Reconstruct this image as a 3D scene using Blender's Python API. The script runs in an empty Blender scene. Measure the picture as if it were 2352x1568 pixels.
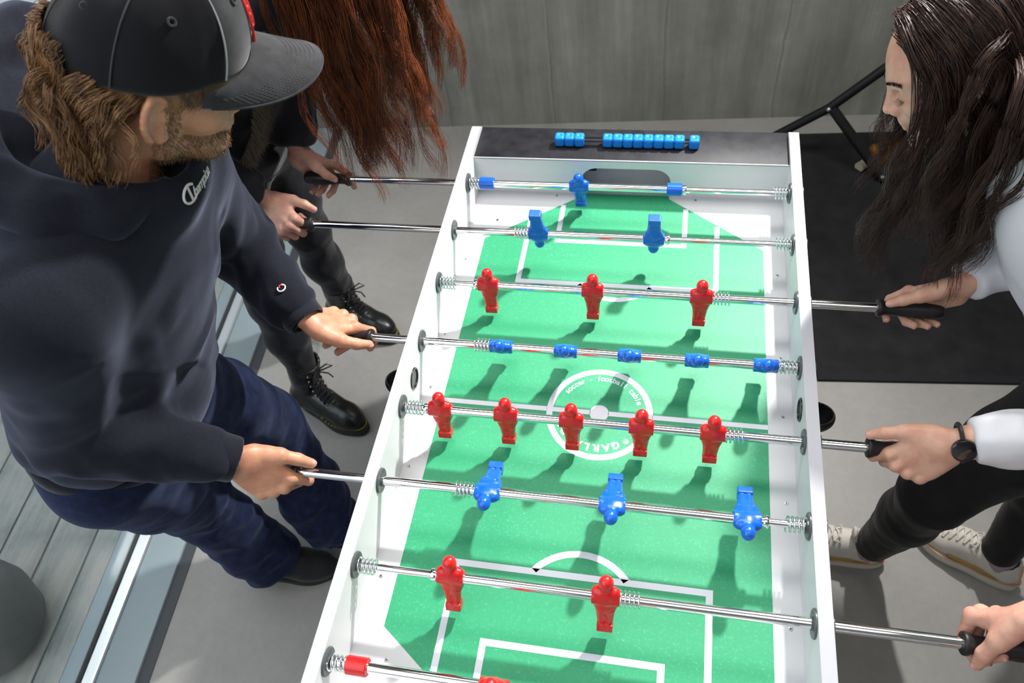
import bpy, bmesh, math, random
import numpy as np
from mathutils import Vector, Matrix, Euler

# ------------------------------------------------------------------ camera, world, lights, exposure
SC = bpy.context.scene
COL = SC.collection
FZ = 0.79            # height of the playfield above the floor
RZ = FZ + 0.088      # height of the rods

cd = bpy.data.cameras.new('camera')
cam = bpy.data.objects.new('camera', cd)
COL.objects.link(cam)
cam.location = (0.10492, -0.78184, 2.06295)
cam.rotation_euler = (0.64940, 0.10781, 0.16843)
cd.sensor_fit = 'HORIZONTAL'
cd.sensor_width = 36.0
cd.lens = 27.615
cd.clip_start = 0.05
cd.dof.use_dof = True
cd.dof.focus_distance = 1.38
cd.dof.aperture_fstop = 5.6
SC.camera = cam

SC.view_settings.view_transform = 'Standard'
SC.view_settings.look = 'None'
SC.view_settings.gamma = 1.0
SC.view_settings.use_curve_mapping = False
SC.view_settings.exposure = 0.0

wd = bpy.data.worlds.new('daylight')
SC.world = wd
wd.use_nodes = True
bg = wd.node_tree.nodes['Background']
bg.inputs[0].default_value = (0.80, 0.88, 1.0, 1)
bg.inputs[1].default_value = 0.65

def area_light(name, loc, target, size, power, color=(1, 1, 1), size_y=None, shape='DISK'):
    l = bpy.data.lights.new(name, 'AREA')
    l.energy = power
    l.color = color
    l.shape = shape
    l.size = size
    if size_y: l.size_y = size_y
    o = bpy.data.objects.new(name, l)
    COL.objects.link(o)
    o.location = loc
    d = Vector(target) - Vector(loc)
    o.rotation_euler = d.to_track_quat('-Z', 'Y').to_euler()
    return o

key = area_light('strobe_lamp', (0.74, 1.40, 2.36), (-0.30, -0.30, 0.79), 0.11, 29, (1.0, 0.985, 0.96))
key.data.spread = math.radians(96)
area_light('ceiling_fill', (0.1, -0.9, 2.96), (0.1, -0.9, 0), 1.9, 12, (1.0, 0.99, 0.97), 1.2, 'RECTANGLE')  # unseen lamp, added as soft fill from above
area_light('ceiling_fill', (0.2, 1.05, 2.96), (0.2, 1.05, 0), 2.6, 40, (1.0, 0.98, 0.94), 0.6, 'RECTANGLE')  # second unseen fill lamp, added to brighten the back wall

area_light('window_daylight', (-1.36, -0.9, 1.9), (-0.80, -0.75, 0.0), 3.2, 40, (0.90, 0.96, 1.0), 1.7, 'RECTANGLE')

# ------------------------------------------------------------------ materials
def new_mat(name):
    m = bpy.data.materials.new(name)
    m.use_nodes = True
    return m, m.node_tree.nodes, m.node_tree.links, m.node_tree.nodes['Principled BSDF']

def coords(nt, scale=(1, 1, 1), rot=(0, 0, 0)):
    tc = nt.nodes.new('ShaderNodeTexCoord')
    mp = nt.nodes.new('ShaderNodeMapping')
    mp.inputs['Scale'].default_value = scale
    mp.inputs['Rotation'].default_value = rot
    nt.links.new(tc.outputs['Object'], mp.inputs['Vector'])
    return mp.outputs['Vector']

def noise(nt, vec, scale, detail=4, rough=0.6):
    n = nt.nodes.new('ShaderNodeTexNoise')
    n.inputs['Scale'].default_value = scale
    n.inputs['Detail'].default_value = detail
    n.inputs['Roughness'].default_value = rough
    nt.links.new(vec, n.inputs['Vector'])
    return n.outputs['Fac']

def ramp(nt, fac, stops):
    r = nt.nodes.new('ShaderNodeValToRGB')
    el = r.color_ramp.elements
    while len(el) < len(stops): el.new(0.5)
    for e, (p, c) in zip(el, stops):
        e.position = p
        e.color = (*c, 1)
    nt.links.new(fac, r.inputs['Fac'])
    return r.outputs['Color']

def bump(nt, height, strength, dist, normal=None):
    b = nt.nodes.new('ShaderNodeBump')
    b.inputs['Strength'].default_value = strength
    b.inputs['Distance'].default_value = dist
    nt.links.new(height, b.inputs['Height'])
    if normal: nt.links.new(normal, b.inputs['Normal'])
    return b.outputs['Normal']

def mat(name, col, rough=0.5, metal=0.0, var=0.0, vscale=20, bscale=None, bstr=0.2, bdist=0.001, sheen=0.0, sss=0.0,
        coat=0.0, trans=0.0, ior=1.45, stretch=(1, 1, 1), spec=None, sheen_tint=None):
    m, n, l, b = new_mat(name)
    b.inputs['Base Color'].default_value = (*col, 1)
    b.inputs['Roughness'].default_value = rough
    b.inputs['Metallic'].default_value = metal
    b.inputs['IOR'].default_value = ior
    if spec is not None: b.inputs['Specular IOR Level'].default_value = spec
    if coat: b.inputs['Coat Weight'].default_value = coat
    if sheen:
        b.inputs['Sheen Weight'].default_value = sheen
        b.inputs['Sheen Roughness'].default_value = 0.45
        if sheen_tint: b.inputs['Sheen Tint'].default_value = (*sheen_tint, 1)
    if sss:
        b.inputs['Subsurface Weight'].default_value = sss
        b.inputs['Subsurface Radius'].default_value = (1.0, 0.35, 0.2)
        b.inputs['Subsurface Scale'].default_value = 0.006
    if trans: b.inputs['Transmission Weight'].default_value = trans
    nt = m.node_tree
    v = coords(nt, stretch)
    if var:
        f = noise(nt, v, vscale, 5)
        lo = tuple(max(0, c * (1 - var)) for c in col)
        hi = tuple(min(1, c * (1 + var)) for c in col)
        l.new(ramp(nt, f, [(0.3, lo), (0.7, hi)]), b.inputs['Base Color'])
    if bscale:
        l.new(bump(nt, noise(nt, v, bscale, 3), bstr, bdist), b.inputs['Normal'])
    return m

M = {}
M['white_board'] = mat('white_board', (0.66, 0.66, 0.68), 0.38, bscale=900, bstr=0.08, bdist=0.0004)
M['white_edge'] = mat('white_edge', (0.50, 0.50, 0.55), 0.36, bscale=1200, bstr=0.10, bdist=0.0004)
M['black_board'] = mat('black_board', (0.017, 0.017, 0.021), 0.5, spec=0.3, var=0.5, vscale=30, bscale=800, bstr=0.1, bdist=0.0004)
M['pitch_line'] = mat('pitch_line', (0.72, 0.74, 0.82), 0.3)
M['chrome'] = mat('chrome', (0.86, 0.86, 0.88), 0.07, 1.0)
M['spring_steel'] = mat('spring_steel', (0.80, 0.83, 0.84), 0.16, 1.0)
M['blue_plastic'] = mat('blue_plastic', (0.004, 0.115, 0.60), 0.28, coat=0.3, sss=0.05)
M['red_plastic'] = mat('red_plastic', (0.62, 0.012, 0.014), 0.32, coat=0.2)
M['counter_blue'] = mat('counter_blue', (0.01, 0.24, 0.78), 0.34)
M['black_plastic'] = mat('black_plastic', (0.012, 0.012, 0.013), 0.32)
M['black_rubber'] = mat('black_rubber', (0.014, 0.013, 0.014), 0.42)
M['bushing_grey'] = mat('bushing_grey', (0.085, 0.095, 0.10), 0.35)
M['goal_grey'] = mat('goal_grey', (0.55, 0.55, 0.56), 0.5)
M['zinc'] = mat('zinc', (0.5, 0.5, 0.5), 0.35, 1.0)
M['black_steel'] = mat('black_steel', (0.012, 0.012, 0.013), 0.4, 0.3)

# table-tennis-smooth green laminate with pale flecks of wear
def green_mat():
    m, n, l, b = new_mat('green_pitch')
    nt = m.node_tree
    v = coords(nt)
    f = noise(nt, v, 260, 2, 0.5)
    g = noise(nt, v, 9, 4, 0.6)
    mx = n.new('ShaderNodeMath'); mx.operation = 'MULTIPLY_ADD'
    l.new(g, mx.inputs[0]); mx.inputs[1].default_value = 0.22
    l.new(f, mx.inputs[2])
    c = ramp(nt, mx.outputs[0], [(0.62, (0.024, 0.32, 0.145)), (0.80, (0.034, 0.36, 0.175)), (0.90, (0.10, 0.44, 0.26))])
    l.new(c, b.inputs['Base Color'])
    b.inputs['Roughness'].default_value = 0.52
    l.new(bump(nt, noise(nt, v, 700, 2), 0.06, 0.0004), b.inputs['Normal'])
    return m
M['green_pitch'] = green_mat()

def concrete_wall():
    m, n, l, b = new_mat('concrete_boarded')
    nt = m.node_tree
    a = noise(nt, coords(nt, (5.5, 1, 0.5)), 2.2, 5, 0.6)
    c = noise(nt, coords(nt), 3.0, 6, 0.65)
    e = noise(nt, coords(nt, (30, 1, 1.2)), 2.0, 3, 0.6)
    s = n.new('ShaderNodeMath'); s.operation = 'ADD'
    l.new(a, s.inputs[0]); l.new(c, s.inputs[1])
    s2 = n.new('ShaderNodeMath'); s2.operation = 'MULTIPLY_ADD'
    l.new(e, s2.inputs[0]); s2.inputs[1].default_value = 0.22
    l.new(s.outputs[0], s2.inputs[2])
    s3 = n.new('ShaderNodeMath'); s3.operation = 'MULTIPLY'; s3.inputs[1].default_value = 0.4
    l.new(s2.outputs[0], s3.inputs[0])
    base = ramp(nt, s3.outputs[0], [(0.36, (0.20, 0.20, 0.175)), (0.5, (0.30, 0.30, 0.27)), (0.63, (0.42, 0.42, 0.39))])
    sx = n.new('ShaderNodeSeparateXYZ'); l.new(coords(nt), sx.inputs[0])
    wob = n.new('ShaderNodeMath'); wob.operation = 'MULTIPLY_ADD'; l.new(c, wob.inputs[0]); wob.inputs[1].default_value = 0.05; l.new(sx.outputs[0], wob.inputs[2])
    ml = n.new('ShaderNodeMath'); ml.operation = 'MULTIPLY'; l.new(wob.outputs[0], ml.inputs[0]); ml.inputs[1].default_value = 2.3
    fr = n.new('ShaderNodeMath'); fr.operation = 'FRACT'; l.new(ml.outputs[0], fr.inputs[0])
    jt = ramp(nt, fr.outputs[0], [(0.0, (0.78, 0.78, 0.78)), (0.014, (0.82, 0.82, 0.82)), (0.024, (1, 1, 1)), (0.97, (1, 1, 1)), (1.0, (1.12, 1.12, 1.12))])
    mj = n.new('ShaderNodeMixRGB'); mj.blend_type = 'MULTIPLY'; mj.inputs[0].default_value = 1
    l.new(base, mj.inputs[1]); l.new(jt, mj.inputs[2]); l.new(mj.outputs[0], b.inputs['Base Color'])
    b.inputs['Roughness'].default_value = 0.8
    l.new(bump(nt, s2.outputs[0], 0.35, 0.01), b.inputs['Normal'])
    return m
M['concrete_boarded'] = concrete_wall()

def floor_mat():
    m, n, l, b = new_mat('polished_screed')
    nt = m.node_tree
    a = noise(nt, coords(nt), 2.2, 7, 0.65)
    c = noise(nt, coords(nt), 60, 3, 0.6)
    s = n.new('ShaderNodeMath'); s.operation = 'MULTIPLY_ADD'
    l.new(c, s.inputs[0]); s.inputs[1].default_value = 0.25
    l.new(a, s.inputs[2])
    l.new(ramp(nt, s.outputs[0], [(0.42, (0.25, 0.24, 0.227)), (0.85, (0.345, 0.333, 0.318))]), b.inputs['Base Color'])
    b.inputs['Roughness'].default_value = 0.55
    return m
M['polished_screed'] = floor_mat()
M['concrete_skirt'] = mat('concrete_skirt', (0.36, 0.32, 0.27), 0.7, var=0.12, vscale=6)
M['ceiling_white'] = mat('ceiling_white', (0.72, 0.72, 0.70), 0.8, var=0.04)

def deck_mat():
    m, n, l, b = new_mat('weathered_planks')
    nt = m.node_tree
    a = noise(nt, coords(nt, (14, 1.2, 1)), 3.0, 6, 0.65)
    c = noise(nt, coords(nt), 5.0, 4, 0.6)
    k = noise(nt, coords(nt, (3, 1, 1)), 7.0, 1, 0.4)
    s = n.new('ShaderNodeMath'); s.operation = 'MULTIPLY_ADD'
    l.new(a, s.inputs[0]); s.inputs[1].default_value = 0.6
    l.new(c, s.inputs[2])
    base = ramp(nt, s.outputs[0], [(0.55, (0.16, 0.17, 0.165)), (0.80, (0.29, 0.30, 0.285)), (1.0, (0.38, 0.37, 0.34))])
    mx = n.new('ShaderNodeMixRGB'); mx.blend_type = 'MULTIPLY'; mx.inputs[0].default_value = 1
    l.new(base, mx.inputs[1])
    l.new(ramp(nt, k, [(0.24, (0.35, 0.33, 0.3)), (0.30, (1, 1, 1))]), mx.inputs[2])
    l.new(mx.outputs[0], b.inputs['Base Color'])
    b.inputs['Roughness'].default_value = 0.75
    l.new(bump(nt, a, 0.3, 0.004), b.inputs['Normal'])
    return m
M['weathered_planks'] = deck_mat()
M['window_grey'] = mat('window_grey', (0.27, 0.33, 0.36), 0.45)
M['window_dark'] = mat('window_dark', (0.05, 0.055, 0.065), 0.5)
M['aluminium'] = mat('aluminium', (0.78, 0.80, 0.80), 0.3, 0.9)
M['gasket'] = mat('gasket', (0.03, 0.035, 0.035), 0.5)

def glass_mat():
    m, n, l, b = new_mat('clear_glass')
    b.inputs['Base Color'].default_value = (0.93, 0.97, 0.96, 1)
    b.inputs['Roughness'].default_value = 0.0
    b.inputs['Transmission Weight'].default_value = 1.0
    b.inputs['IOR'].default_value = 1.3
    return m
M['clear_glass'] = glass_mat()
M['mat_black'] = mat('mat_black', (0.021, 0.021, 0.023), 0.9, spec=0.15, var=0.25, vscale=14, bscale=500, bstr=0.3, bdist=0.001)
M['mat_edge'] = mat('mat_edge', (0.016, 0.017, 0.02), 0.8, spec=0.2)
M['amber_wood'] = mat('amber_wood', (0.26, 0.115, 0.012), 0.5, var=0.75, vscale=11)
M['pale_tip'] = mat('pale_tip', (0.55, 0.47, 0.36), 0.6)
M['reflection_grey'] = mat('reflection_grey', (0.13, 0.135, 0.135), 0.6, var=0.1)

# people
def skin(name, col, red):
    m, n, l, b = new_mat(name)
    nt = m.node_tree
    f = noise(nt, coords(nt), 34, 4, 0.6)
    l.new(ramp(nt, f, [(0.35, red), (0.62, col)]), b.inputs['Base Color'])
    b.inputs['Roughness'].default_value = 0.48
    b.inputs['Subsurface Weight'].default_value = 0.25
    b.inputs['Subsurface Radius'].default_value = (1.0, 0.35, 0.2)
    b.inputs['Subsurface Scale'].default_value = 0.005
    l.new(bump(nt, noise(nt, coords(nt), 420, 3), 0.12, 0.0006), b.inputs['Normal'])
    return m
M['skin_tan'] = skin('skin_tan', (0.60, 0.31, 0.185), (0.52, 0.22, 0.135))
M['skin_fair'] = skin('skin_fair', (0.66, 0.39, 0.28), (0.58, 0.29, 0.21))
M['skin_rosy'] = skin('skin_rosy', (0.64, 0.37, 0.27), (0.56, 0.26, 0.20))
M['nail'] = mat('nail', (0.68, 0.36, 0.30), 0.25, coat=0.3)
M['nail_pink'] = mat('nail_pink', (0.75, 0.36, 0.42), 0.2, coat=0.5)
M['lip'] = mat('lip', (0.50, 0.17, 0.15), 0.4)
M['eye_white'] = mat('eye_white', (0.75, 0.72, 0.70), 0.2)
M['navy_fleece'] = mat('navy_fleece', (0.0125, 0.0135, 0.020), 0.9, var=0.2, vscale=300, bscale=1500, bstr=0.25, bdist=0.0008, sheen=0.2, sheen_tint=(0.6, 0.65, 0.9), spec=0.1)
M['navy_rib'] = mat('navy_rib', (0.012, 0.013, 0.020), 0.9, bscale=700, bstr=0.4, bdist=0.001, sheen=0.25, stretch=(1, 1, 1), spec=0.1)
M['denim'] = mat('denim', (0.0085, 0.013, 0.040), 0.8, var=0.5, vscale=46, bscale=1100, bstr=0.3, bdist=0.0008, sheen=0.15, sheen_tint=(0.5, 0.6, 1), spec=0.15)
M['denim_black'] = mat('denim_black', (0.013, 0.014, 0.019), 0.75, var=0.3, vscale=60, bscale=900, bstr=0.2, bdist=0.0006, sheen=0.15, spec=0.2)
M['legging'] = mat('legging', (0.010, 0.010, 0.011), 0.6, bscale=1300, bstr=0.15, bdist=0.0005, sheen=0.06, spec=0.25)
M['jacket_black'] = mat('jacket_black', (0.012, 0.012, 0.016), 0.75, bscale=900, bstr=0.25, bdist=0.0006, sheen=0.2, spec=0.2)
M['sweater_white'] = mat('sweater_white', (0.66, 0.66, 0.70), 0.85, bscale=1000, bstr=0.2, bdist=0.0005, sheen=0.1, spec=0.15)
M['boot_leather'] = mat('boot_leather', (0.009, 0.010, 0.010), 0.3, bscale=260, bstr=0.15, bdist=0.001)
M['boot_sole'] = mat('boot_sole', (0.020, 0.021, 0.018), 0.6)
M['yellow_thread'] = mat('yellow_thread', (0.45, 0.36, 0.035), 0.6)
M['lace_black'] = mat('lace_black', (0.008, 0.008, 0.009), 0.8)
M['suede_black'] = mat('suede_black', (0.008, 0.008, 0.010), 0.85, bscale=600, bstr=0.3, bdist=0.001, sheen=0.2)
M['sneaker_white'] = mat('sneaker_white', (0.62, 0.58, 0.52), 0.65, var=0.06, vscale=30, bscale=400, bstr=0.2, bdist=0.001)
M['sneaker_gold'] = mat('sneaker_gold', (0.42, 0.27, 0.09), 0.55)
M['sneaker_peach'] = mat('sneaker_peach', (0.62, 0.38, 0.24), 0.6)
M['sole_white'] = mat('sole_white', (0.66, 0.63, 0.56), 0.6)
M['sock_lilac'] = mat('sock_lilac', (0.36, 0.27, 0.33), 0.9)
M['cap_black'] = mat('cap_black', (0.0075, 0.0078, 0.010), 0.85, bscale=1400, bstr=0.4, bdist=0.0008, sheen=0.12, spec=0.15)
M['cap_charcoal'] = mat('cap_charcoal', (0.024, 0.025, 0.028), 0.8, var=0.35, vscale=60, bscale=1200, bstr=0.35, bdist=0.0008, sheen=0.3, spec=0.2)
M['stitch_grey'] = mat('stitch_grey', (0.035, 0.035, 0.038), 0.7)
M['stitch_pale'] = mat('stitch_pale', (0.26, 0.28, 0.29), 0.8)
M['emblem_red'] = mat('emblem_red', (0.72, 0.045, 0.04), 0.6, bscale=1500, bstr=0.4, bdist=0.0006)
M['print_white'] = mat('print_white', (0.72, 0.70, 0.70), 0.7)
M['fur_brown'] = mat('fur_brown', (0.10, 0.075, 0.055), 0.8)
M['leather_brown'] = mat('leather_brown', (0.045, 0.026, 0.018), 0.5)
M['brass'] = mat('brass', (0.55, 0.42, 0.2), 0.3, 1.0)
M['watch_black'] = mat('watch_black', (0.008, 0.008, 0.010), 0.15, coat=0.5)

def hair_mat(name, c0, c1, rough=0.36):
    m, n, l, b = new_mat(name)
    nt = m.node_tree
    f = noise(nt, coords(nt, (1, 1, 0.25)), 70, 3, 0.6)
    l.new(ramp(nt, f, [(0.34, c0), (0.66, c1)]), b.inputs['Base Color'])
    b.inputs['Roughness'].default_value = rough
    b.inputs['Specular IOR Level'].default_value = 0.45
    return m
M['hair_brown'] = hair_mat('hair_brown', (0.016, 0.0072, 0.0055), (0.062, 0.026, 0.017), 0.42)
M['hair_auburn'] = hair_mat('hair_auburn', (0.055, 0.013, 0.005), (0.24, 0.062, 0.018))
M['hair_tawny'] = hair_mat('hair_tawny', (0.11, 0.052, 0.021), (0.34, 0.18, 0.078))
M['beard'] = hair_mat('beard', (0.10, 0.048, 0.020), (0.28, 0.15, 0.065))
M['lash'] = mat('lash', (0.006, 0.004, 0.004), 0.6)
# ------------------------------------------------------------------ object helpers
def A(*v): return np.array(v, dtype=np.float64)
def nrm(v):
    v = np.asarray(v, float)
    return v / max(1e-12, np.linalg.norm(v))

def tag(o, label=None, cat=None, group=None, kind=None):
    if label: o['label'] = label
    if cat: o['category'] = cat
    if group: o['group'] = group
    if kind: o['kind'] = kind
    return o

def empty(name, loc, label, cat, group=None):
    o = bpy.data.objects.new(name, None)
    o.empty_display_size = 0.05
    COL.objects.link(o)
    o.location = loc
    return tag(o, label, cat, group)

def world_of(o):
    v = Vector((0, 0, 0))
    while o is not None:
        v += o.location
        o = o.parent
    return np.array(v)

def np_mesh(name, V, F, smooth=True, mats=(), midx=None):
    """mesh data from numpy arrays; F is an (n,k) array or a list of index lists"""
    me = bpy.data.meshes.new(name)
    V = np.ascontiguousarray(V, dtype=np.float32)
    if isinstance(F, np.ndarray):
        nf, k = F.shape
        me.vertices.add(len(V)); me.vertices.foreach_set('co', V.ravel())
        me.loops.add(nf * k); me.loops.foreach_set('vertex_index', F.astype(np.int32).ravel())
        me.polygons.add(nf)
        me.polygons.foreach_set('loop_start', np.arange(0, nf * k, k, dtype=np.int32))
        me.polygons.foreach_set('loop_total', np.full(nf, k, dtype=np.int32))
    else:
        me.from_pydata(V.tolist(), [], [list(map(int, f)) for f in F])
    for m in mats: me.materials.append(m)
    if midx is not None: me.polygons.foreach_set('material_index', np.asarray(midx, dtype=np.int32))
    me.polygons.foreach_set('use_smooth', np.full(len(me.polygons), bool(smooth)))
    me.update(calc_edges=True)
    me.validate()
    return me

def put(name, me, parent=None, loc=(0, 0, 0), rot=None, kind=None, label=None):
    o = bpy.data.objects.new(name, me)
    COL.objects.link(o)
    o.location = loc
    if rot: o.rotation_euler = rot
    if parent is not None: o.parent = parent
    if kind: o['kind'] = kind
    if label: o['label'] = label
    return o

class B:
    """collects shapes (bmesh) for one mesh"""
    def __init__(s): s.bm = bmesh.new(); s.mi = 0
    def _tag(s, fs):
        for f in fs: f.material_index = s.mi
    def box(s, c, d, rot=None, bev=0.0, seg=2):
        mt = Matrix.Translation(Vector(c)) @ (rot.to_4x4() if rot else Matrix.Identity(4)) @ Matrix.Diagonal((*d, 1))
        r = bmesh.ops.create_cube(s.bm, size=1.0, matrix=mt)
        fs = list({f for v in r['verts'] for f in v.link_faces})
        s._tag(fs)
        if bev > 0:
            es = list({e for f in fs for e in f.edges})
            g = bmesh.ops.bevel(s.bm, geom=es, offset=bev, segments=seg, profile=0.5, affect='EDGES')
            s._tag(g['faces'])
        return s
    def cyl(s, a, b, r0, r1=None, seg=24, caps=True):
        a, b = Vector(a), Vector(b)
        d = b - a
        q = Vector((0, 0, 1)).rotation_difference(d.normalized()).to_matrix().to_4x4()
        r = bmesh.ops.create_cone(s.bm, cap_ends=caps, segments=seg, radius1=r0, radius2=r0 if r1 is None else r1, depth=d.length,
                                  matrix=Matrix.Translation((a + b) / 2) @ q)
        s._tag({f for v in r['verts'] for f in v.link_faces})
        return s
    def ball(s, c, r, sc=(1, 1, 1), u=16, v=10):
        r_ = bmesh.ops.create_uvsphere(s.bm, u_segments=u, v_segments=v, radius=r, matrix=Matrix.Translation(Vector(c)) @ Matrix.Diagonal((*sc, 1)))
        s._tag({f for w in r_['verts'] for f in w.link_faces})
        return s
    def lathe(s, prof, a, axis, seg=32):
        """prof: list of (t along axis, radius)"""
        axis = Vector(axis).normalized()
        q = Vector((0, 0, 1)).rotation_difference(axis).to_matrix()
        rings = []
        for t, r in prof:
            rings.append([s.bm.verts.new(Vector(a) + q @ Vector((r * math.cos(2 * math.pi * k / seg), r * math.sin(2 * math.pi * k / seg), t))) for k in range(seg)])
        for i in range(len(rings) - 1):
            for k in range(seg):
                f = s.bm.faces.new((rings[i][k], rings[i][(k + 1) % seg], rings[i + 1][(k + 1) % seg], rings[i + 1][k]))
                f.material_index = s.mi
        for ring, rev in ((rings[0], True), (rings[-1], False)):
            f = s.bm.faces.new(list(reversed(ring)) if rev else ring); f.material_index = s.mi
        return s
    def prism(s, pts, z0, z1):
        lo = [s.bm.verts.new((x, y, z0)) for x, y in pts]
        hi = [s.bm.verts.new((x, y, z1)) for x, y in pts]
        n = len(pts)
        fs = [s.bm.faces.new(hi), s.bm.faces.new(lo[::-1])]
        for i in range(n): fs.append(s.bm.faces.new((lo[i], lo[(i + 1) % n], hi[(i + 1) % n], hi[i])))
        s._tag(fs)
        return s
    def tube(s, pts, r, seg=8, closed=False):
        V, F = tube_mesh(np.array(pts, float), r, seg, closed)
        vs = [s.bm.verts.new(v) for v in V]
        for f in F:
            try:
                ff = s.bm.faces.new([vs[i] for i in f]); ff.material_index = s.mi
            except ValueError: pass
        return s
    def done(s, name, mats, parent=None, loc=(0, 0, 0), smooth=True, angle=35, kind=None, label=None, sub=0):
        bmesh.ops.recalc_face_normals(s.bm, faces=s.bm.faces)
        if loc is not None and any(loc) and parent is None:
            pass
        me = bpy.data.meshes.new(name)
        off = Vector(loc)
        if parent is None:
            for v in s.bm.verts: v.co -= off
        else:
            pw = Vector(world_of(parent)) + off
            for v in s.bm.verts: v.co -= pw
        if smooth:
            ca = math.radians(angle)
            for f in s.bm.faces: f.smooth = True
            for e in s.bm.edges:
                if len(e.link_faces) == 2 and e.calc_face_angle(0) > ca: e.smooth = False
        s.bm.to_mesh(me); s.bm.free()
        for m in (mats if isinstance(mats, (list, tuple)) else [mats]): me.materials.append(m)
        return put(name, me, parent, loc, None, kind, label)

def tube_mesh(P, r, seg=8, closed=False):
    n = len(P)
    T = np.gradient(P, axis=0) if not closed else np.roll(P, -1, 0) - np.roll(P, 1, 0)
    T /= np.linalg.norm(T, axis=1)[:, None] + 1e-12
    N = np.zeros_like(P)
    u = A(0, 0, 1) if abs(T[0, 2]) < 0.9 else A(1, 0, 0)
    u = nrm(np.cross(np.cross(T[0], u), T[0])); N[0] = u
    for i in range(1, n):
        u = u - T[i] * (u @ T[i]); u = nrm(u); N[i] = u
    Bn = np.cross(T, N)
    R = np.full(n, r) if np.isscalar(r) else np.asarray(r, float)
    a = np.arange(seg) * 2 * np.pi / seg
    V = P[:, None] + R[:, None, None] * (np.cos(a)[None, :, None] * N[:, None] + np.sin(a)[None, :, None] * Bn[:, None])
    F = []
    m = n if closed else n - 1
    for i in range(m):
        j = (i + 1) % n
        for k in range(seg):
            F.append((i * seg + k, i * seg + (k + 1) % seg, j * seg + (k + 1) % seg, j * seg + k))
    if not closed:
        F.append(tuple(range(seg))[::-1]); F.append(tuple((n - 1) * seg + k for k in range(seg)))
    return V.reshape(-1, 3), F

# ------------------------------------------------------------------ numpy gradient-free value noise
_rs = np.random.RandomState(7)
_perm = np.concatenate([_rs.permutation(512)] * 3)
_val = _rs.rand(512) * 2 - 1
def vnoise(P):
    i = np.floor(P).astype(np.int64); f = P - i
    f = f * f * (3 - 2 * f); i &= 511
    def h(a, b, c): return _val[_perm[(_perm[(_perm[a & 511] + b) & 511] + c) & 511]]
    x, y, z = i[:, 0], i[:, 1], i[:, 2]
    r = 0
    for dx in (0, 1):
        wx = f[:, 0] if dx else 1 - f[:, 0]
        for dy in (0, 1):
            wy = f[:, 1] if dy else 1 - f[:, 1]
            for dz in (0, 1):
                wz = f[:, 2] if dz else 1 - f[:, 2]
                r = r + wx * wy * wz * h(x + dx, y + dy, z + dz)
    return r

# ------------------------------------------------------------------ implicit surfaces on a rectilinear grid
def axis(lo, hi, coarse, fine=(), fh=0.002):
    """grid lines from lo to hi, spacing `coarse`, refined to fh inside the intervals of `fine`"""
    out = [lo]
    while out[-1] < hi:
        x = out[-1]
        h = coarse
        for a, b in fine:
            if a - coarse <= x <= b: h = min(h, fh)
        out.append(x + h)
    return np.array(out)

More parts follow.
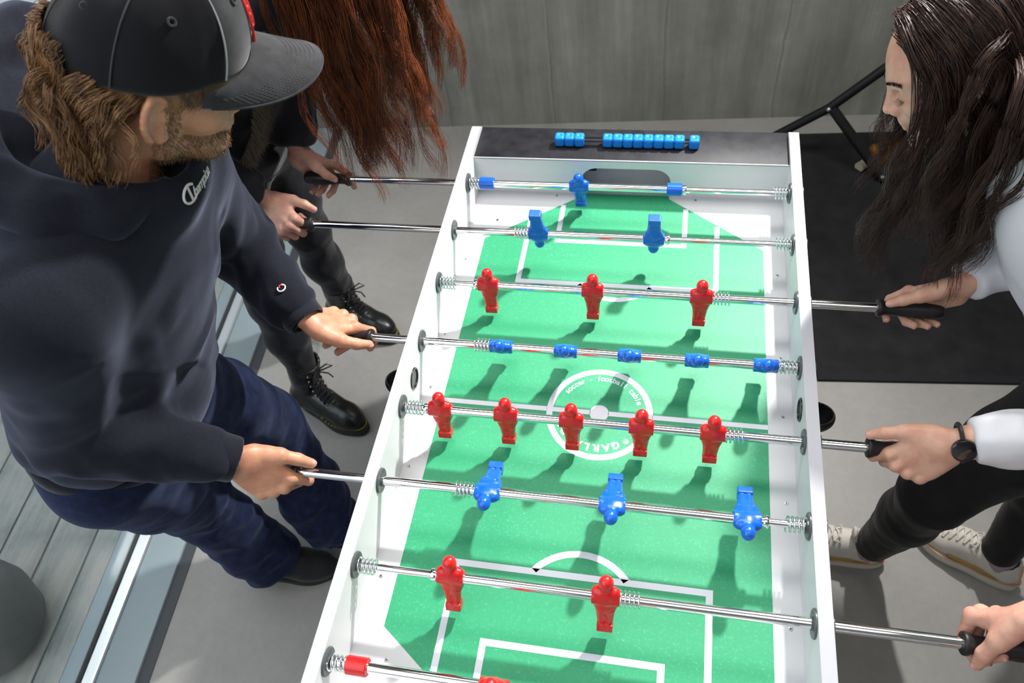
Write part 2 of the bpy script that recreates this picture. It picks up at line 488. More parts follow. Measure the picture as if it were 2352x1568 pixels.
class SDF:
    def __init__(s): s.items = []
    def add(s, fn, lo, hi, k=0.01, sub=False): s.items.append((fn, np.minimum(lo, hi), np.maximum(lo, hi), k, sub)); return s
    def cone(s, a, b, ra, rb=None, k=0.01, sub=False, sq=None):
        """tapered capsule; sq=(direction, factor) squashes its section along a direction"""
        a = np.asarray(a, float); b = np.asarray(b, float); rb = ra if rb is None else rb
        ab = b - a; L2 = max(ab @ ab, 1e-12)
        def fn(X, Y, Z):
            x, y, z = X - a[0], Y - a[1], Z - a[2]
            t = np.clip((x * ab[0] + y * ab[1] + z * ab[2]) / L2, 0, 1)
            x = x - t * ab[0]; y = y - t * ab[1]; z = z - t * ab[2]
            if sq is None:
                return np.sqrt(x * x + y * y + z * z) - (ra + (rb - ra) * t)
            n, f = sq
            q = x * n[0] + y * n[1] + z * n[2]
            g = 1.0 / f
            w = np.sqrt(np.maximum(x * x + y * y + z * z - q * q + (q * g) ** 2, 0))
            r = ra + (rb - ra) * t
            return (w - r) * (0.5 + 0.5 * min(f, 1))
        m = max(ra, rb) * (max(1.0, sq[1]) if sq is not None else 1)
        return s.add(fn, np.minimum(a, b) - m, np.maximum(a, b) + m, k, sub)
    def chain(s, pts, rs, k=0.01, sub=False, sq=None):
        for i in range(len(pts) - 1): s.cone(pts[i], pts[i + 1], rs[i], rs[i + 1], k, sub, sq)
        return s
    def ell(s, c, r, R=None, k=0.01, sub=False):
        c = np.asarray(c, float); r = np.asarray(r, float)
        R = np.eye(3) if R is None else np.asarray(R, float)      # columns = axes
        def fn(X, Y, Z):
            x, y, z = X - c[0], Y - c[1], Z - c[2]
            k0 = 0; k1 = 0
            for i in range(3):
                q = x * R[0, i] + y * R[1, i] + z * R[2, i]
                k0 = k0 + (q / r[i]) ** 2; k1 = k1 + (q / r[i] ** 2) ** 2
            k0 = np.sqrt(k0); k1 = np.sqrt(k1)
            return k0 * (k0 - 1) / np.maximum(k1, 1e-9)
        e = np.sqrt(((np.abs(R) * r[None, :]) ** 2).sum(1))
        return s.add(fn, c - e, c + e, k, sub)
    def half(s, c, n, k=0.0, ext=0.3):
        """cut away everything on the +n side of a plane, within ext of c"""
        c = np.asarray(c, float); n = nrm(n)
        def fn(X, Y, Z): return np.maximum((c[0] - X) * n[0] + (c[1] - Y) * n[1] + (c[2] - Z) * n[2], np.sqrt((X - c[0]) ** 2 + (Y - c[1]) ** 2 + (Z - c[2]) ** 2) - ext)
        return s.add(fn, c - ext, c + ext, k, True)
    def mesh(s, xs, ys, zs, smooth=2):
        G = np.full((len(xs), len(ys), len(zs)), 0.04, np.float32)
        for fn, lo, hi, k, sub in s.items:
            m = k + 0.016
            sl = []
            for ax, i in ((xs, 0), (ys, 1), (zs, 2)):
                a = np.searchsorted(ax, lo[i] - m); b = np.searchsorted(ax, hi[i] + m)
                sl.append(slice(max(0, a - 1), min(len(ax), b + 1)))
            X = xs[sl[0]][:, None, None]; Y = ys[sl[1]][None, :, None]; Z = zs[sl[2]][None, None, :]
            if 0 in (X.size, Y.size, Z.size): continue
            d = fn(X, Y, Z).astype(np.float32)
            g = G[sl[0], sl[1], sl[2]]
            if sub:
                d = -d
                if k > 0:
                    h = np.maximum(k - np.abs(g - d), 0) / k
                    G[sl[0], sl[1], sl[2]] = np.maximum(g, d) + h * h * k * 0.25
                else: G[sl[0], sl[1], sl[2]] = np.maximum(g, d)
            else:
                if k > 0:
                    h = np.maximum(k - np.abs(g - d), 0) / k
                    G[sl[0], sl[1], sl[2]] = np.minimum(g, d) - h * h * k * 0.25
                else: G[sl[0], sl[1], sl[2]] = np.minimum(g, d)
        return surface_nets(G, xs, ys, zs, smooth)

def surface_nets(G, xs, ys, zs, smooth=2):
    ins = G < 0
    nx, ny, nz = G.shape
    c = ins[:-1, :-1, :-1].astype(np.int8)
    cnt = np.zeros((nx - 1, ny - 1, nz - 1), np.int8)
    for i in (0, 1):
        for j in (0, 1):
            for k in (0, 1):
                cnt += ins[i:nx - 1 + i, j:ny - 1 + j, k:nz - 1 + k]
    act = (cnt > 0) & (cnt < 8)
    I, J, K = np.nonzero(act)
    idx = np.full(act.shape, -1, np.int64)
    idx[I, J, K] = np.arange(len(I))
    P = np.zeros((len(I), 3)); W = np.zeros(len(I))
    ax = (xs, ys, zs)
    for a in range(3):
        o1, o2 = [q for q in range(3) if q != a]
        for u in (0, 1):
            for v in (0, 1):
                off = [0, 0, 0]; off[o1] = u; off[o2] = v
                p0 = (I + off[0], J + off[1], K + off[2])
                off[a] = 1
                p1 = (I + off[0], J + off[1], K + off[2])
                g0 = G[p0].astype(np.float64); g1 = G[p1].astype(np.float64)
                hit = (g0 < 0) != (g1 < 0)
                t = np.where(hit, g0 / np.where(hit, g0 - g1, 1), 0)
                for q in range(3):
                    A0 = ax[q][p0[q]]; A1 = ax[q][p1[q]]
                    P[:, q] += np.where(hit, A0 + (A1 - A0) * t, 0)
                W += hit
    P /= np.maximum(W, 1)[:, None]
    Q = []
    for a in range(3):
        o1, o2 = (a + 1) % 3, (a + 2) % 3
        sl0 = [slice(1, n - 1) for n in (nx, ny, nz)]; sl1 = list(sl0)
        sl0[a] = slice(0, (nx, ny, nz)[a] - 1); sl1[a] = slice(1, (nx, ny, nz)[a])
        s0 = ins[tuple(sl0)]; s1 = ins[tuple(sl1)]
        E = np.nonzero(s0 != s1)
        flip = s0[E]
        base = [E[0] + 1, E[1] + 1, E[2] + 1]; base[a] = E[a]
        def cell(d1, d2):
            b = list(base); b[o1] = b[o1] - d1; b[o2] = b[o2] - d2
            return idx[b[0], b[1], b[2]]
        q = np.stack([cell(1, 1), cell(0, 1), cell(0, 0), cell(1, 0)], 1)
        q[~flip] = q[~flip][:, ::-1]
        Q.append(q)
    Q = np.concatenate(Q); Q = Q[(Q >= 0).all(1)]
    if len(Q):
        a, b, c = P[Q[:, 0]], P[Q[:, 1]], P[Q[:, 2]]
        if (np.cross(a, b) * c).sum() < 0: Q = Q[:, ::-1].copy()
    if smooth: P = relax(P, Q, smooth)
    return P, Q

def _edges(Q):
    e = np.concatenate([Q[:, [0, 1]], Q[:, [1, 2]], Q[:, [2, 3]], Q[:, [3, 0]]])
    return e

def relax(P, Q, n, lam=0.5):
    e = _edges(Q); N = len(P)
    deg = np.bincount(e[:, 0], minlength=N) + np.bincount(e[:, 1], minlength=N)
    for it in range(n):
        for l_ in (lam, -lam * 0.9):
            S = np.stack([np.bincount(e[:, 0], P[e[:, 1], q], N) + np.bincount(e[:, 1], P[e[:, 0], q], N) for q in range(3)], 1)
            P = P + l_ * (S / np.maximum(deg, 1)[:, None] - P)
    return P

def vnormals(P, Q):
    n = np.cross(P[Q[:, 2]] - P[Q[:, 0]], P[Q[:, 3]] - P[Q[:, 1]])
    N = np.zeros_like(P)
    for c in range(4):
        for q in range(3): N[:, q] += np.bincount(Q[:, c], n[:, q], len(P))
    return N / (np.linalg.norm(N, axis=1)[:, None] + 1e-12)

def folds(P, Q, bones, amp, freq=38, twist=2.5, seed=0.0, smooth=1):
    """cloth folds: ridged noise running round each bone; bones = [(a, b, amp at a, amp at b)]"""
    N = vnormals(P, Q)
    best = np.full(len(P), 1e9); D = np.zeros(len(P))
    for bi, (a, b, aa, ab_) in enumerate(bones):
        a = np.asarray(a, float); b = np.asarray(b, float)
        ab = b - a; L = np.linalg.norm(ab); t = np.clip(((P - a) @ ab) / L ** 2, 0, 1)
        q = P - a - t[:, None] * ab
        d = np.linalg.norm(q, axis=1)
        u = nrm(np.cross(ab, A(0.3, 0.5, 0.8))); w = nrm(np.cross(ab, u))
        ph = np.arctan2(q @ w, q @ u)
        s = t * L * freq
        X = np.stack([s + 0.9 * np.sin(ph * 1.0 + bi) + seed, np.cos(ph) * 1.1 + 7.7 * bi, np.sin(ph) * 1.1 + seed * 3], 1)
        n1 = 1 - 2 * np.abs(vnoise(X))
        n2 = vnoise(X * 0.45 + 11.3)
        n3 = 1 - 2 * np.abs(vnoise(X * np.array([1.9, 1.5, 1.5]) + 3.1))
        h = (0.55 * n1 + 0.7 * n2 + 0.25 * n3) * (aa + (ab_ - aa) * t)
        m = d < best
        D = np.where(m, h, D); best = np.where(m, d, best)
    e = _edges(Q)
    deg = np.bincount(e[:, 0], minlength=len(P)) + np.bincount(e[:, 1], minlength=len(P))
    for _ in range(6):
        D = 0.5 * D + 0.5 * (np.bincount(e[:, 0], D[e[:, 1]], len(P)) + np.bincount(e[:, 1], D[e[:, 0]], len(P))) / np.maximum(deg, 1)
    P = P + N * (D * amp)[:, None]
    return relax(P, Q, smooth) if smooth else P

def sdf_obj(name, sd, m, parent=None, box=None, h=0.005, fine=((), (), ()), fh=0.0022, smooth=2, fold=None, loc=None, label=None):
    lo = np.min([i[1] for i in sd.items if not i[4]], 0) - 0.02
    hi = np.max([i[2] for i in sd.items if not i[4]], 0) + 0.02
    ax = [axis(lo[i], hi[i], h, fine[i], fh) for i in range(3)]
    P, Q = sd.mesh(*ax, smooth=smooth)
    if fold: P = folds(P, Q, **fold)
    off = np.array(loc) if parent is None else world_of(parent)
    me = np_mesh(name, P - off, Q, True, m if isinstance(m, (list, tuple)) else [m])
    return put(name, me, parent, tuple(loc) if parent is None else (0, 0, 0), label=label)

# ------------------------------------------------------------------ hair as thin three-sided strands
def strands(name, C, r0, r1, m, parent, label=None, prof=None):
    """C: (n strands, k points, 3)"""
    n, k, _ = C.shape
    T = np.gradient(C, axis=1); T /= np.linalg.norm(T, axis=2)[..., None] + 1e-12
    ref = np.where(np.abs(T[..., 2:3]) < 0.9, A(0, 0, 1), A(1, 0, 0))
    N = np.cross(T, ref); N /= np.linalg.norm(N, axis=2)[..., None] + 1e-12
    Bn = np.cross(T, N)
    t = np.linspace(0, 1, k)
    R = r0 + (r1 - r0) * t ** 1.5 if prof is None else prof
    a = np.arange(3) * 2 * np.pi / 3
    V = C[:, :, None] + R[None, :, None, None] * (np.cos(a)[None, None, :, None] * N[:, :, None] + np.sin(a)[None, None, :, None] * Bn[:, :, None])
    base = (np.arange(n) * k * 3)[:, None, None] + (np.arange(k - 1) * 3)[None, :, None]
    q = np.arange(3)[None, None, :]
    q1 = (np.arange(3) + 1) % 3
    F = np.stack([base + q, base + q1[None, None], base + 3 + q1[None, None], base + 3 + q], -1).reshape(-1, 4)
    me = np_mesh(name, V.reshape(-1, 3) - world_of(parent), F, True, [m])
    return put(name, me, parent, label=label)

def arc_text(parent, text, radius, size, start, end, top, z, m, name, bold=0.0, sx=1.0):
    """letters standing round a circle, as one flat mesh"""
    bm = bmesh.new()
    dg = None
    n = len(text)
    adv = []
    for ch in text:
        fc = bpy.data.curves.new('glyph', 'FONT')
        fc.body = ch; fc.size = size; fc.align_x = 'CENTER'; fc.offset = bold; fc.extrude = 0.00015
        ob = bpy.data.objects.new('glyph', fc)
        me = ob.to_mesh()
        adv.append(me.copy() if me and len(me.vertices) else None)
        ob.to_mesh_clear()
        bpy.data.objects.remove(ob)
        bpy.data.curves.remove(fc)
    for i, g in enumerate(adv):
        if g is None: continue
        ang = start + (end - start) * i / (n - 1)
        rot = ang - math.pi / 2 if top else ang + math.pi / 2
        mt = Matrix.Translation((radius * math.cos(ang), radius * math.sin(ang), z)) @ Matrix.Rotation(rot, 4, 'Z') @ Matrix.Diagonal((sx, 1, 1, 1))
        g.transform(mt)
        bm.from_mesh(g)
        bpy.data.meshes.remove(g)
    me = bpy.data.meshes.new(name)
    bm.to_mesh(me); bm.free()
    me.materials.append(m)
    return put(name, me, parent)
# ------------------------------------------------------------------ the room (turned 4.1 degrees against the table)
RA = 0.0716
RC, RS = math.cos(RA), math.sin(RA)
RROT = Matrix.Rotation(RA, 3, 'Z')
def room(u, v, z=0.0): return Vector((u * RC - v * RS, 1.9 + u * RS + v * RC, z))

def room_box(name, u, v, z, m, kind='structure', bev=0.0, parent=None, label=None):
    c = room((u[0] + u[1]) / 2, (v[0] + v[1]) / 2, (z[0] + z[1]) / 2)
    b = B(); b.box((0, 0, 0), (u[1] - u[0], v[1] - v[0], z[1] - z[0]), None, bev)
    o = b.done(name, m, None, (0, 0, 0), kind=kind)
    o.location = c; o.rotation_euler = (0, 0, RA)
    return o

room_box('floor', (-1.345, 3.2), (-5.2, 0.0), (-0.12, 0.0), M['polished_screed'])
room_box('wall_back', (-1.53, 3.4), (0.0, 0.25), (-0.12, 3.0), M['concrete_boarded'])
room_box('wall_right', (3.2, 3.4), (-5.2, 0.0), (-0.12, 3.0), M['ceiling_white'])
room_box('wall_front', (-1.53, 3.4), (-5.4, -5.2), (-0.12, 3.0), M['ceiling_white'])
room_box('ceiling', (-1.53, 3.4), (-5.4, 0.25), (3.0, 3.12), M['ceiling_white'])

# window wall on the left: threshold, track, panes and posts
win = room_box('window_1', (-1.455, -1.345), (-5.2, 0.0), (-0.12, 0.012), M['window_grey'], bev=0.004)
def win_part(name, u, v, z, m, bev=0.0):
    c = Vector(((u[0] + u[1]) / 2 + 1.40, (v[0] + v[1]) / 2 + 2.6, (z[0] + z[1]) / 2 + 0.054))
    b = B(); b.box((0, 0, 0), (u[1] - u[0], v[1] - v[0], z[1] - z[0]), None, bev)
    me = bpy.data.meshes.new(name)
    bmesh.ops.recalc_face_normals(b.bm, faces=b.bm.faces)
    b.bm.to_mesh(me); b.bm.free(); me.materials.append(m)
    return put(name, me, win, c)
win_part('shadow_gap', (-1.345, -1.312), (-5.2, 0.0), (-0.06, 0.003), M['window_dark'])
win_part('rail', (-1.49, -1.455), (-5.2, 0.0), (-0.12, 0.022), M['aluminium'], 0.004)
win_part('seal', (-1.502, -1.49), (-5.2, 0.0), (-0.12, 0.028), M['gasket'])
win_part('outer_sill', (-1.56, -1.502), (-5.2, 0.0), (-0.12, 0.008), M['window_grey'])
win_part('pane', (-1.499, -1.493), (-5.2, -0.06), (0.028, 2.94), M['clear_glass'])
win_part('post', (-1.56, -1.42), (-0.07, 0.0), (0.0, 3.0), M['window_grey'])
win_part('head_rail', (-1.54, -1.45), (-5.2, -0.07), (2.94, 3.0), M['window_grey'])

# terrace outside: separate planks
for i in range(20):
    u1 = -1.565 - 0.1405 * i + 0.055
    o = room_box('deck_plank', (u1 - 0.1405 + 0.006 if i else u1 - 0.135, u1 if i else u1 - 0.06), (-5.0, 1.2), (-0.045, -0.004), M['weathered_planks'], bev=0.003)
room_box('deck_base', (-4.6, -1.56), (-5.0, 1.2), (-0.2, -0.10), M['window_dark'])

# grey pot-shaped solid added on the terrace in place of a reflection in the glass
pl = room(-1.80, -2.17)
b = B(); b.lathe([(0.0, 0.11), (0.03, 0.14), (0.12, 0.158), (0.20, 0.150), (0.235, 0.13), (0.235, 0.115), (0.215, 0.112)], (pl.x, pl.y, -0.004), (0, 0, 1), 48)
o = b.done('reflection_solid', M['reflection_grey'], None, (pl.x, pl.y, -0.004))
tag(o, 'round dark grey solid standing in for a reflection in the glass', 'reflection_solid')

# black floor mat and the things standing on it
mroot = None
b = B(); b.box((1.185, 1.29, 0.004), (1.30, 1.16, 0.008), RROT, 0.003)
mt = b.done('floor_mat', M['mat_black'], None, (1.185, 1.29, 0.0))
tag(mt, 'large black rubber mat lying on the concrete floor beside the wall', 'mat')
b = B()
P0 = np.array([[-0.645, -0.577], [0.645, -0.577]])
b.box((1.185 + 0.565 * RS, 1.29 - 0.565 * RC, 0.0045), (1.29, 0.028, 0.009), RROT, 0.003)
b.done('edge_strip', M['mat_edge'], mt, label='paler bevelled edge strip')

def tube_obj(name, pts, r, m, parent, seg=14, label=None):
    b = B(); b.tube(pts, r, seg)
    return b.done(name, m, parent, label=label)
# ------------------------------------------------------------------ football table
TB = empty('football_table', (0, 0, 0), 'white football table with a green pitch and black end tops', 'football table')
W2_, TH, RIM = 0.35, 0.021, FZ + 0.111
for sx in (-1, 1):
    b = B(); x0 = sx * (W2_ + TH / 2)
    # panel with a rounded top corner at each end
    prof = []
    for (cy, cz, a0) in ((0.690, RIM - 0.022, 0), (-0.690, RIM - 0.022, 90)):
        for k in range(7):
            a = math.radians(a0 + 90 * k / 6)
            prof.append((cy + 0.022 * math.cos(a), cz + 0.022 * math.sin(a)))
    prof += [(-0.712, 0.47), (0.712, 0.47)]
    lo = [b.bm.verts.new((x0 - TH / 2, y, z)) for y, z in prof]
    hi = [b.bm.verts.new((x0 + TH / 2, y, z)) for y, z in prof]
    n = len(prof)
    b.bm.faces.new(lo); b.bm.faces.new(hi[::-1])
    for i in range(n):
        f = b.bm.faces.new((lo[i], lo[(i + 1) % n], hi[(i + 1) % n], hi[i]))
        f.material_index = 1
    es = [e for e in b.bm.edges if len(e.link_faces) == 2 and e.calc_face_angle(0) > 1.2]
    bmesh.ops.bevel(b.bm, geom=es, offset=0.0012, segments=2, affect='EDGES')
    b.done('side_panel', [M['white_board'], M['white_edge']], TB, angle=30)
# pitch board: white base, green field, white markings
b = B()
b.box((0, 0, FZ - 0.008), (0.70, 1.20, 0.016))
b.mi = 1
g = [(-.306, -.44), (-.306, .44), (-.10, .590), (-.10, .6), (.10, .6), (.10, .590), (.306, .44), (.306, -.44), (.10, -.590), (.10, -.6), (-.10, -.6), (-.10, -.590)]
b.prism(g[::-1], FZ, FZ + 0.0004)
b.mi = 2
z0, z1 = FZ + 0.0003, FZ + 0.0007
def quadline(x0, y0, x1, y1): b.prism([(x0, y0), (x1, y0), (x1, y1), (x0, y1)], z0, z1)
def arcband(cx, cy, r0, r1, a0, a1, n):
    for i in range(n):
        t0, t1 = a0 + (a1 - a0) * i / n, a0 + (a1 - a0) * (i + 1) / n
        b.prism([(cx + r0 * math.cos(t0), cy + r0 * math.sin(t0)), (cx + r1 * math.cos(t0), cy + r1 * math.sin(t0)),
                 (cx + r1 * math.cos(t1), cy + r1 * math.sin(t1)), (cx + r0 * math.cos(t1), cy + r0 * math.sin(t1))], z0, z1)
quadline(-.306, -.0045, -.0995, .0055); quadline(-.0885, -.0045, -.017, .0055); quadline(.017, -.0045, .0885, .0055); quadline(.0995, -.0045, .306, .0055)
arcband(0, 0, .0885, .1, 0, 2 * math.pi, 72)
arcband(0, 0, 0.0, .018, 0, 2 * math.pi, 28)
for s in (-1, 1):
    y = lambda v: s * v
    def ql(x0, ya, x1, yb): quadline(min(x0, x1), min(s * ya, s * yb), max(x0, x1), max(s * ya, s * yb))
    ql(-.2145, .313, .2145, .324)
    ql(-.2145, .324, -.2035, .506); ql(.2035, .324, .2145, .506)
    ql(-.145, .437, .145, .448)
    ql(-.145, .448, -.134, .5575); ql(.134, .448, .145, .5575)
    th = math.asin(0.066 / 0.105)
    a = math.acos((0.379 - 0.3125) / 0.105)
    base = -math.pi / 2 if s > 0 else math.pi / 2
    arcband(0, s * 0.379, .0935, .105, base - a, base + a, 30)
b.done('pitch_board', [M['white_board'], M['green_pitch'], M['pitch_line']], TB, smooth=False)
arc_text(TB, 'soccer - football table', 0.0735, 0.0165, math.radians(147), math.radians(22), True, FZ + 0.0006, M['pitch_line'], 'pitch_lettering', 0.00025)
arc_text(TB, 'GARLANDO', 0.0685, 0.0195, math.radians(-61), math.radians(-157), True, FZ + 0.0006, M['pitch_line'], 'pitch_lettering', 0.0010, 1.0)
arc_text(TB, '\u00ae ', 0.073, 0.014, math.radians(-46), math.radians(-49), True, FZ + 0.0006, M['pitch_line'], 'pitch_lettering', 0.0002)

def goal_wall(s):
    """end wall with a rounded goal mouth"""
    b = B()
    zt, gb, gt, gw, r = FZ + 0.079, FZ - 0.001, FZ + 0.077, 0.101, 0.036
    zt = FZ + 0.0775 + 0.001
    arch = [(-gw, gb)]
    for k in range(9):
        a = math.pi - (math.pi / 2) * k / 8
        arch.append((-gw + r + r * math.cos(a), gt - r + r * math.sin(a)))
    for k in range(9):
        a = math.pi / 2 - (math.pi / 2) * k / 8
        arch.append((gw - r + r * math.cos(a), gt - r + r * math.sin(a)))
    arch.append((gw, gb))
    top = FZ + 0.096
    for y0, y1 in ((0.6, 0.616),):
        def ring(y): return [b.bm.verts.new((x, s * y, z)) for x, z in arch]
        f_in, f_out = ring(y0), ring(y1)
        def outer(y):
            return [b.bm.verts.new((x if abs(x) < gw - 1e-6 else math.copysign(0.35, x), s * y, top)) for x, z in arch]
        o_in, o_out = outer(y0), outer(y1)
        e_in = [b.bm.verts.new((sx * 0.35, s * y0, gb)) for sx in (-1, 1)]
        n = len(arch)
        for i in range(n - 1):
            b.bm.faces.new((f_in[i], f_in[i + 1], o_in[i + 1], o_in[i]))
            b.bm.faces.new((f_in[i], f_out[i], f_out[i + 1], f_in[i + 1]))
        b.bm.faces.new((e_in[0], f_in[0], o_in[0])); b.bm.faces.new((e_in[1], o_in[-1], f_in[-1]))
    b.done('goal_wall', M['white_board'], TB, angle=25)
    # grey goal pocket behind the mouth
    b = B()
    bk = 0.672
    V = []
    for j in range(7):
        t = j / 6
        V.append([b.bm.verts.new((x * (1.06 - 0.0 * t), s * (0.6165 + 0.055 * t), FZ - 0.03 + (z - FZ + 0.03) * (1 - 0.25 * t * t) if z > FZ else FZ - 0.03)) for x, z in arch])
    for j in range(6):
        for i in range(len(arch) - 1): b.bm.faces.new((V[j][i], V[j][i + 1], V[j + 1][i + 1], V[j + 1][i]))
    b.bm.faces.new(V[-1])
    for j in range(6): b.bm.faces.new((V[j][0], V[j + 1][0], V[j + 1][-1], V[j][-1]))
    b.mi = 1
    b.box((-0.083, s * 0.6655, FZ + 0.028), (0.02, 0.006, 0.03), None, 0.003)
    b.done('goal_pocket', [M['goal_grey'], M['black_plastic']], TB, angle=40)
    b = B()
    b.box((0, s * 0.6575, FZ + 0.0905), (0.6995, 0.107, 0.017), None, 0.0012)
    b.done('end_top', M['black_board'], TB)
    b = B()
    b.box((0, s * 0.6025, FZ + 0.0905), (0.6990, 0.003, 0.0165), None, 0.0006)
    b.done('edge_strip', M['white_edge'], TB)
    b = B(); b.box((0, s * 0.703, 0.66), (0.6995, 0.018, 0.405), None, 0.001)
    b.done('end_panel', M['white_board'], TB)
goal_wall(1); goal_wall(-1)
b = B(); b.box((0, 0, 0.52), (0.6995, 1.387, 0.016)); b.done('bottom_board', M['white_board'], TB)
for sx in (-1, 1):
    for sy in (-1, 1):
        b = B(); b.box((sx * 0.28, sy * 0.62, 0.256), (0.09, 0.09, 0.512), None, 0.006)
        b.mi = 1; b.cyl((sx * 0.28, sy * 0.62, 0), (sx * 0.28, sy * 0.62, 0.02), 0.035)
        b.done('leg', [M['black_board'], M['black_rubber']], TB)
# ball entry hole and outer scoop on each side
for sx in (-1, 1):
    b = B()
    x = sx * (W2_ - 0.0006)
    b.lathe([(0, 0.0215), (0.0028, 0.0205), (0.0028, 0.0178), (0.0005, 0.0172)], (sx * 0.3504, 0, FZ + 0.069), (-sx, 0, 0), 32)
    b.done('ball_hole', M['black_plastic'], TB)
    sd = SDF()
    xo = sx * 0.3715
    sd.ell((xo + sx * 0.004, 0, FZ + 0.050), (0.036, 0.027, 0.030), k=0)
    sd.ell((xo + sx * 0.003, 0, FZ + 0.064), (0.031, 0.0225, 0.036), k=0.003, sub=True)
    sd.half((xo, 0, FZ + 0.045), (-sx, 0, 0), ext=0.12)
    sdf_obj('ball_scoop', sd, M['black_plastic'], TB, h=0.0025)
for (x, y) in [(-.334, -.359), (-.288, -.491), (-.337, -.149), (-.337, .028), (-.16, .589), (.16, .589), (.333, -.146), (.333, .025), (.332, -.358), (.333, .158), (.333, .371), (-.287, .5), (-.337, .373), (-.337, .16), (.288, -.491)]:
    b = B(); b.lathe([(0, .0034), (.0006, .0034), (.0009, .0026), (.0006, .0013)], (x, y, FZ + 0.0001), (0, 0, 1), 16)
    b.mi = 1
    b.box((x, y, FZ + 0.0008), (0.0030, 0.0008, 0.0005), Matrix.Rotation(0.5, 3, 'Z')); b.box((x, y, FZ + 0.0008), (0.0008, 0.0030, 0.0005), Matrix.Rotation(0.5, 3, 'Z'))
    b.done('screw', [M['zinc'], M['black_plastic']], TB)
# bushings
RODY = [(3.5 - i) * 0.1502 for i in range(8)]
for y in RODY:
    for sx in (-1, 1):
        b = B()
        b.lathe([(0, .0218), (.0022, .0218), (.0036, .0205), (.0036, .0100), (.0062, .0095), (.0062, .0086), (.001, .0086)], (sx * W2_, y, RZ), (-sx, 0, 0), 40)
        b.lathe([(0, .0150), (.0030, .0150), (.0042, .0135), (.0042, .0086), (.001, .0086)], (sx * (W2_ + TH), y, RZ), (sx, 0, 0), 32)
        for k in range(3):
            a = 2.1 * k + 0.4
            b.box((sx * (W2_ - 0.0037), y + 0.0155 * math.cos(a), RZ + 0.0155 * math.sin(a)), (0.0008, 0.002, 0.006), Matrix.Rotation(a, 3, 'X'))
        b.done('bushing', M['bushing_grey'] if True else None, TB)

# score counter with sliding beads
sc_ = empty('score_counter', (0, 0.655, FZ + 0.099), 'row of twelve blue counting beads on the black end top', 'score counter')
b = B()
for dz in (0.0, 0.010):
    b.cyl((-0.155, 0.655 + (0.004 if dz else -0.004), RZ + 0.024 + dz * 0.4), (0.152, 0.655 + (0.004 if dz else -0.004), RZ + 0.024 + dz * 0.4), 0.0022, seg=10)
for x in (-0.150, 0.147): b.box((x, 0.655, RZ + 0.0155), (0.006, 0.010, 0.010))
b.done('slide_rail', M['black_plastic'], sc_)
bead_me = None
xs = [-0.150, -0.1275, -0.105] + [-0.044 + 0.0232 * k for k in range(8)] + [0.147]
xs = [-0.1545, -0.1320, -0.1095] + [-0.0450 + 0.0228 * k for k in range(8)] + [0.1470]
for x in xs:
    if bead_me is None:
        sd = SDF()
        def bead(X, Y, Z):
            qx = np.abs(X) - 0.0058; qy = np.abs(Y) - 0.0068; qz = np.abs(Z) - 0.0072
            return np.sqrt(np.maximum(qx, 0) ** 2 + np.maximum(qy, 0) ** 2 + np.maximum(qz, 0) ** 2) + np.minimum(np.maximum(qx, np.maximum(qy, qz)), 0) - 0.0055
        sd.add(bead, A(-.012, -.013, -.013), A(.012, .013, .013), 0)
        sd.ell((0, 0, 0.0185), (0.0062, 0.0068, 0.0075), k=0.002, sub=True)
        P, Q = sd.mesh(*[axis(-.016, .016, .0011)] * 3, smooth=1)
        bead_me = np_mesh('bead', P, Q, True, [M['counter_blue']])
    o = put('bead', bead_me, sc_, (x, 0, RZ + 0.024 - FZ - 0.099))

# ------------------------------------------------------------------ rods
def man_mesh():
    sd = SDF()
    sd.ell((0, 0.0005, 0.0295), (0.0113, 0.0120, 0.0135), k=0)
    sd.cone((0, 0, 0.018), (0, 0, 0.026), 0.0085, 0.0075, k=0.003)
    sd.cone((-0.0125, 0, 0.0105), (0.0125, 0, 0.0105), 0.0090, k=0.004, sq=(A(0, 1, 0), 1.0))
    sd.cone((0, 0, 0.004), (0, 0, -0.026), 0.0190, 0.0135, k=0.004, sq=(A(0, 1, 0), 0.70))
    sd.cone((-0.0195, 0, 0.0), (0.0195, 0, 0.0), 0.0122, k=0.003)
    sd.half((0.0212, 0, 0), (1, 0, 0), 0.001, 0.03); sd.half((-0.0212, 0, 0), (-1, 0, 0), 0.001, 0.03)
    for s in (-1, 1):
        sd.cone((s * 0.0150, 0.0005, 0.0115), (s * 0.0168, 0.002, -0.009), 0.0064, 0.0050, k=0.003)
        sd.cone((s * 0.0168, 0.002, -0.009), (s * 0.0135, 0.005, -0.024), 0.0050, 0.0040, k=0.003)
        sd.cone((s * 0.0062, 0, -0.026), (s * 0.0052, 0, -0.058), 0.0088, 0.0066, k=0.0025)
    sd.cone((-0.007, 0, -0.017), (0.007, 0, -0.017), 0.0098, k=0.005)
    def block(X, Y, Z):
        qx = np.abs(X) - 0.0108; qy = np.abs(Y - 0.0) - 0.0078; qz = np.abs(Z + 0.0640) - 0.0062
        return np.sqrt(np.maximum(qx, 0) ** 2 + np.maximum(qy, 0) ** 2 + np.maximum(qz, 0) ** 2) + np.minimum(np.maximum(qx, np.maximum(qy, qz)), 0) - 0.0016
    sd.add(block, A(-.014, -.011, -.073), A(.014, .011, -.055), 0.0015)
    # belt line, collar and hair parting
    def ringcut(zc, r):
        def fn(X, Y, Z): return np.sqrt((np.sqrt(X * X + (Y * 1.35) ** 2) - r) ** 2 + (Z - zc) ** 2) - 0.0011
        sd.add(fn, A(-.024, -.018, zc - .003), A(.024, .018, zc + .003), 0.001, True)
    ringcut(-0.0215, 0.0155)
    P, Q = sd.mesh(axis(-.028, .028, .0009), axis(-.02, .02, .0009), axis(-.078, .05, .0009), smooth=2)
    return P, Q
MP, MQ = man_mesh()
